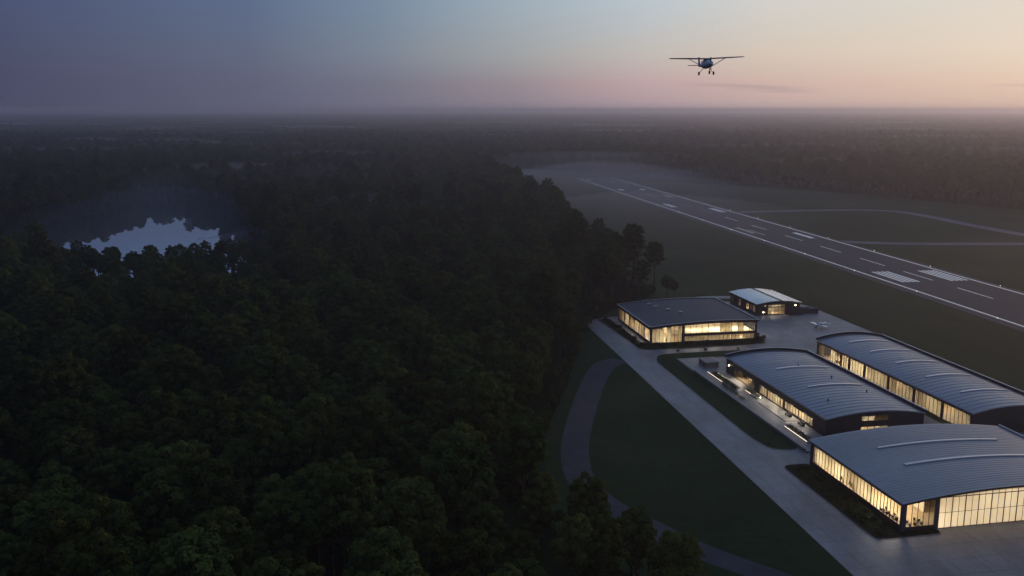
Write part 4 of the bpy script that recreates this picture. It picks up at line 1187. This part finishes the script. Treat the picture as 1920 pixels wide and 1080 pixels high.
SRC = []
for k, (me, tr) in enumerate(TREES):
    nq = len(me.vertices); co = np.empty(nq * 3); me.vertices.foreach_get('co', co)
    SRC.append(bpy.data.objects.new('tree_source', mesh_quads('tree_source', co.reshape(-1, 3), [M['leaf'], M['bark']], tr)))
# farther trees: a coarser spacing
X2, Y2 = grid(9.6, -2100, 2100, 1420, 2700, .8, rng)
def glade(X, Y):
    # long thin openings in the distant wood
    f = np.sin(X * .0041 + 1.3 * np.sin(Y * .0023)) + np.sin(Y * .0105 + 2.1 * np.sin(X * .0017 + 1.0)) + .6 * np.sin(X * .013 + Y * .021)
    return f > 1.45


v2, _, _ = in_view(X2, Y2, 22.0); v2 &= ~glade(X2, Y2); v2 &= ~inside(CL, X2, Y2); X2, Y2 = X2[v2], Y2[v2]
# small saplings along the clearing and pond banks
ang = []
for poly, lo, hi, stp in ((CL, -1.0, 3.5, 3.0), (PD, 1.0, 5.0, 4.0)):
    for i in range(len(poly)):
        a = Vector(poly[i - 1]); b = Vector(poly[i]); dl = (b - a).length
        for q in range(max(1, int(dl / stp))):
            p = a.lerp(b, rng.random()); d = (b - a).normalized(); nn = Vector((d.y, -d.x)); c1 = p + nn * 3
            if bool(inside(poly, np.array([c1.x]), np.array([c1.y]))[0]): nn = -nn
            p = p + nn * rng.uniform(lo, hi); ang.append((p.x, p.y))
E_ = np.array(ang); ve, _, _ = in_view(E_[:, 0], E_[:, 1], 5.0); E_ = E_[ve & ~(inside(CL, E_[:, 0], E_[:, 1]) & (E_[:, 1] < 120))]
XX = np.concatenate([X[mask], X2, E_[:, 0]]); YY = np.concatenate([Y[mask], Y2, E_[:, 1]])
SS = np.concatenate([S[mask], rng.normal(1.05, .14, len(X2)).clip(.7, 1.4), rng.uniform(.12, .34, len(E_))])
n = len(XX); print('forest trees', n)
scatter('forest', 'dense dark forest around the clearing', np.stack([XX, YY, np.zeros(n)], 1), rng.random(n) * 6.283, np.stack([SS, SS, SS * rng.uniform(.9, 1.1, n)], 1), rng.integers(0, 6, n), SRC)

# far forest: canopy patches, each a stand of simple crowns
PATCH = []
for k in range(2):
    r2 = np.random.default_rng(900 + k); gx, gy = grid(11.0, -82, 82, -82, 82, .85, r2); vs = []
    for x, y in zip(gx, gy):
        hh = r2.normal(22, 3.2); vs.append(leaf_ball(r2, 34, 5.4, 1.9, .95, (x, y, hh - 5.5))); vs.append(leaf_ball(r2, 8, 3, 2.2, 1.6, (x, y, hh - 11)))
    PATCH.append(bpy.data.objects.new('patch_source', mesh_quads('patch_source', np.concatenate(vs), [M['leaf']])))
pts, sc = [], []
for y0, y1, sp, s in ((2760, 6200, 160, 1.0), (6200, 15000, 480, 3.0)):
    gx, gy = grid(sp, -y1 * .68, y1 * .68, y0, y1, .08, rng); v, _, _ = in_view(gx, gy, 22.0)
    keep = v & (rng.random(len(gx)) > .04) & ~(glade(gx, gy * .55) & (s == 1)); gx, gy = gx[keep], gy[keep]
    pts.append(np.stack([gx, gy, np.zeros(len(gx))], 1)); sc.append(np.tile([s, s, 1.0 if s == 1 else 1.15], (len(gx), 1)))
pts = np.concatenate(pts); sc = np.concatenate(sc); n = len(pts)
scatter('far_forest', 'endless forest canopy fading into haze at the horizon', pts, rng.integers(0, 4, n) * math.pi / 2, sc, rng.integers(0, 2, n), PATCH)

# ------------------------------------------------------------------ air: one even haze and low banks of ground mist
mb = MB(); mb.box(-GS - 50, GS + 50, -2050, GS + 50, -1.0, 101.5)
hz = mb.build('haze', m_volume('haze_mat', (0.71, 0.77, 0.89), 1.7e-4, 0.60)); hz['kind'] = 'stuff'; hz['label'] = 'thin even dusk haze over the whole plain'


def mist(x, y, rx, ry, hgt, dens, rz=0.0, label='low bank of ground mist'):
    mb = MB(); rings = []
    for i in range(13):                                            # a low swell that thins out to nothing at its rim
        r = 1 - i / 12.2; z = (1 - r * r) ** 1.6
        rings.append([(rx * r * math.cos(q) * (1 + .14 * math.sin(3 * q + x) + .06 * math.sin(7 * q + y)), ry * r * math.sin(q) * (1 + .14 * math.sin(2 * q + y) + .06 * math.sin(5 * q + x)), .25 + 1.25 * hgt * z) for q in [j * 2 * math.pi / 40 for j in range(40)]])
    mb.strip(rings); o = mb.build('mist', m_volume('mist_mat', (0.85, 0.86, 0.92), dens, 0.2), smooth=True)
    o.location = (x, y, 0); o.rotation_euler = (0, 0, rz); o['kind'] = 'stuff'; o['label'] = label


mist(120, 1130, 170, 330, 22, 1.1e-3, .15, 'pale ground mist at the far end of the runway')
mist(120, 760, 150, 260, 16, 8e-4, .12, 'thin ground mist on the field beside the runway')
mist(-300, 880, 330, 260, 13, 5e-4, .2, 'dark mist lying over the pond')
rm = random.Random(21)
for i in range(46):
    y = 1200 + 5400 * (i / 46) ** 1.5 + rm.uniform(-60, 60); x = rm.uniform(-.56, .56) * y
    if inside(CL, np.array([x]), np.array([y]))[0] or (y < 1500 and -60 < x < 330): continue
    mist(x, y, rm.uniform(.10, .30) * y, rm.uniform(24, 52) * (1 + y / 3500), rm.uniform(20.5, 25.5), rm.uniform(3.0e-3, 5.5e-3), rm.uniform(-.12, .12), 'long thin mist streak lying in the distant forest')
mist(120, 1360, 420, 150, 25, 1.7e-3, -.05, 'mist veiling the treeline behind the runway end')
mist(-260, 1010, 720, 400, 24, 7e-4, .1, 'broad thin mist over the middle forest')
mist(-520, 1750, 900, 420, 24, 9e-4, 0, 'broad thin mist over the forest beyond the pond')
mist(760, 1500, 700, 420, 24, 8e-4, -.4, 'broad thin mist over the forest beyond the airfield')
mist(-330, 1080, 240, 60, 25, 4e-3, .1, 'mist rising from the wood behind the pond')
mist(-110, 700, 110, 60, 23, 5e-3, .3, 'mist drifting in the trees right of the pond')
mist(420, 1080, 330, 70, 18, 3.5e-3, -.9, 'mist along the trees beyond the dirt track')
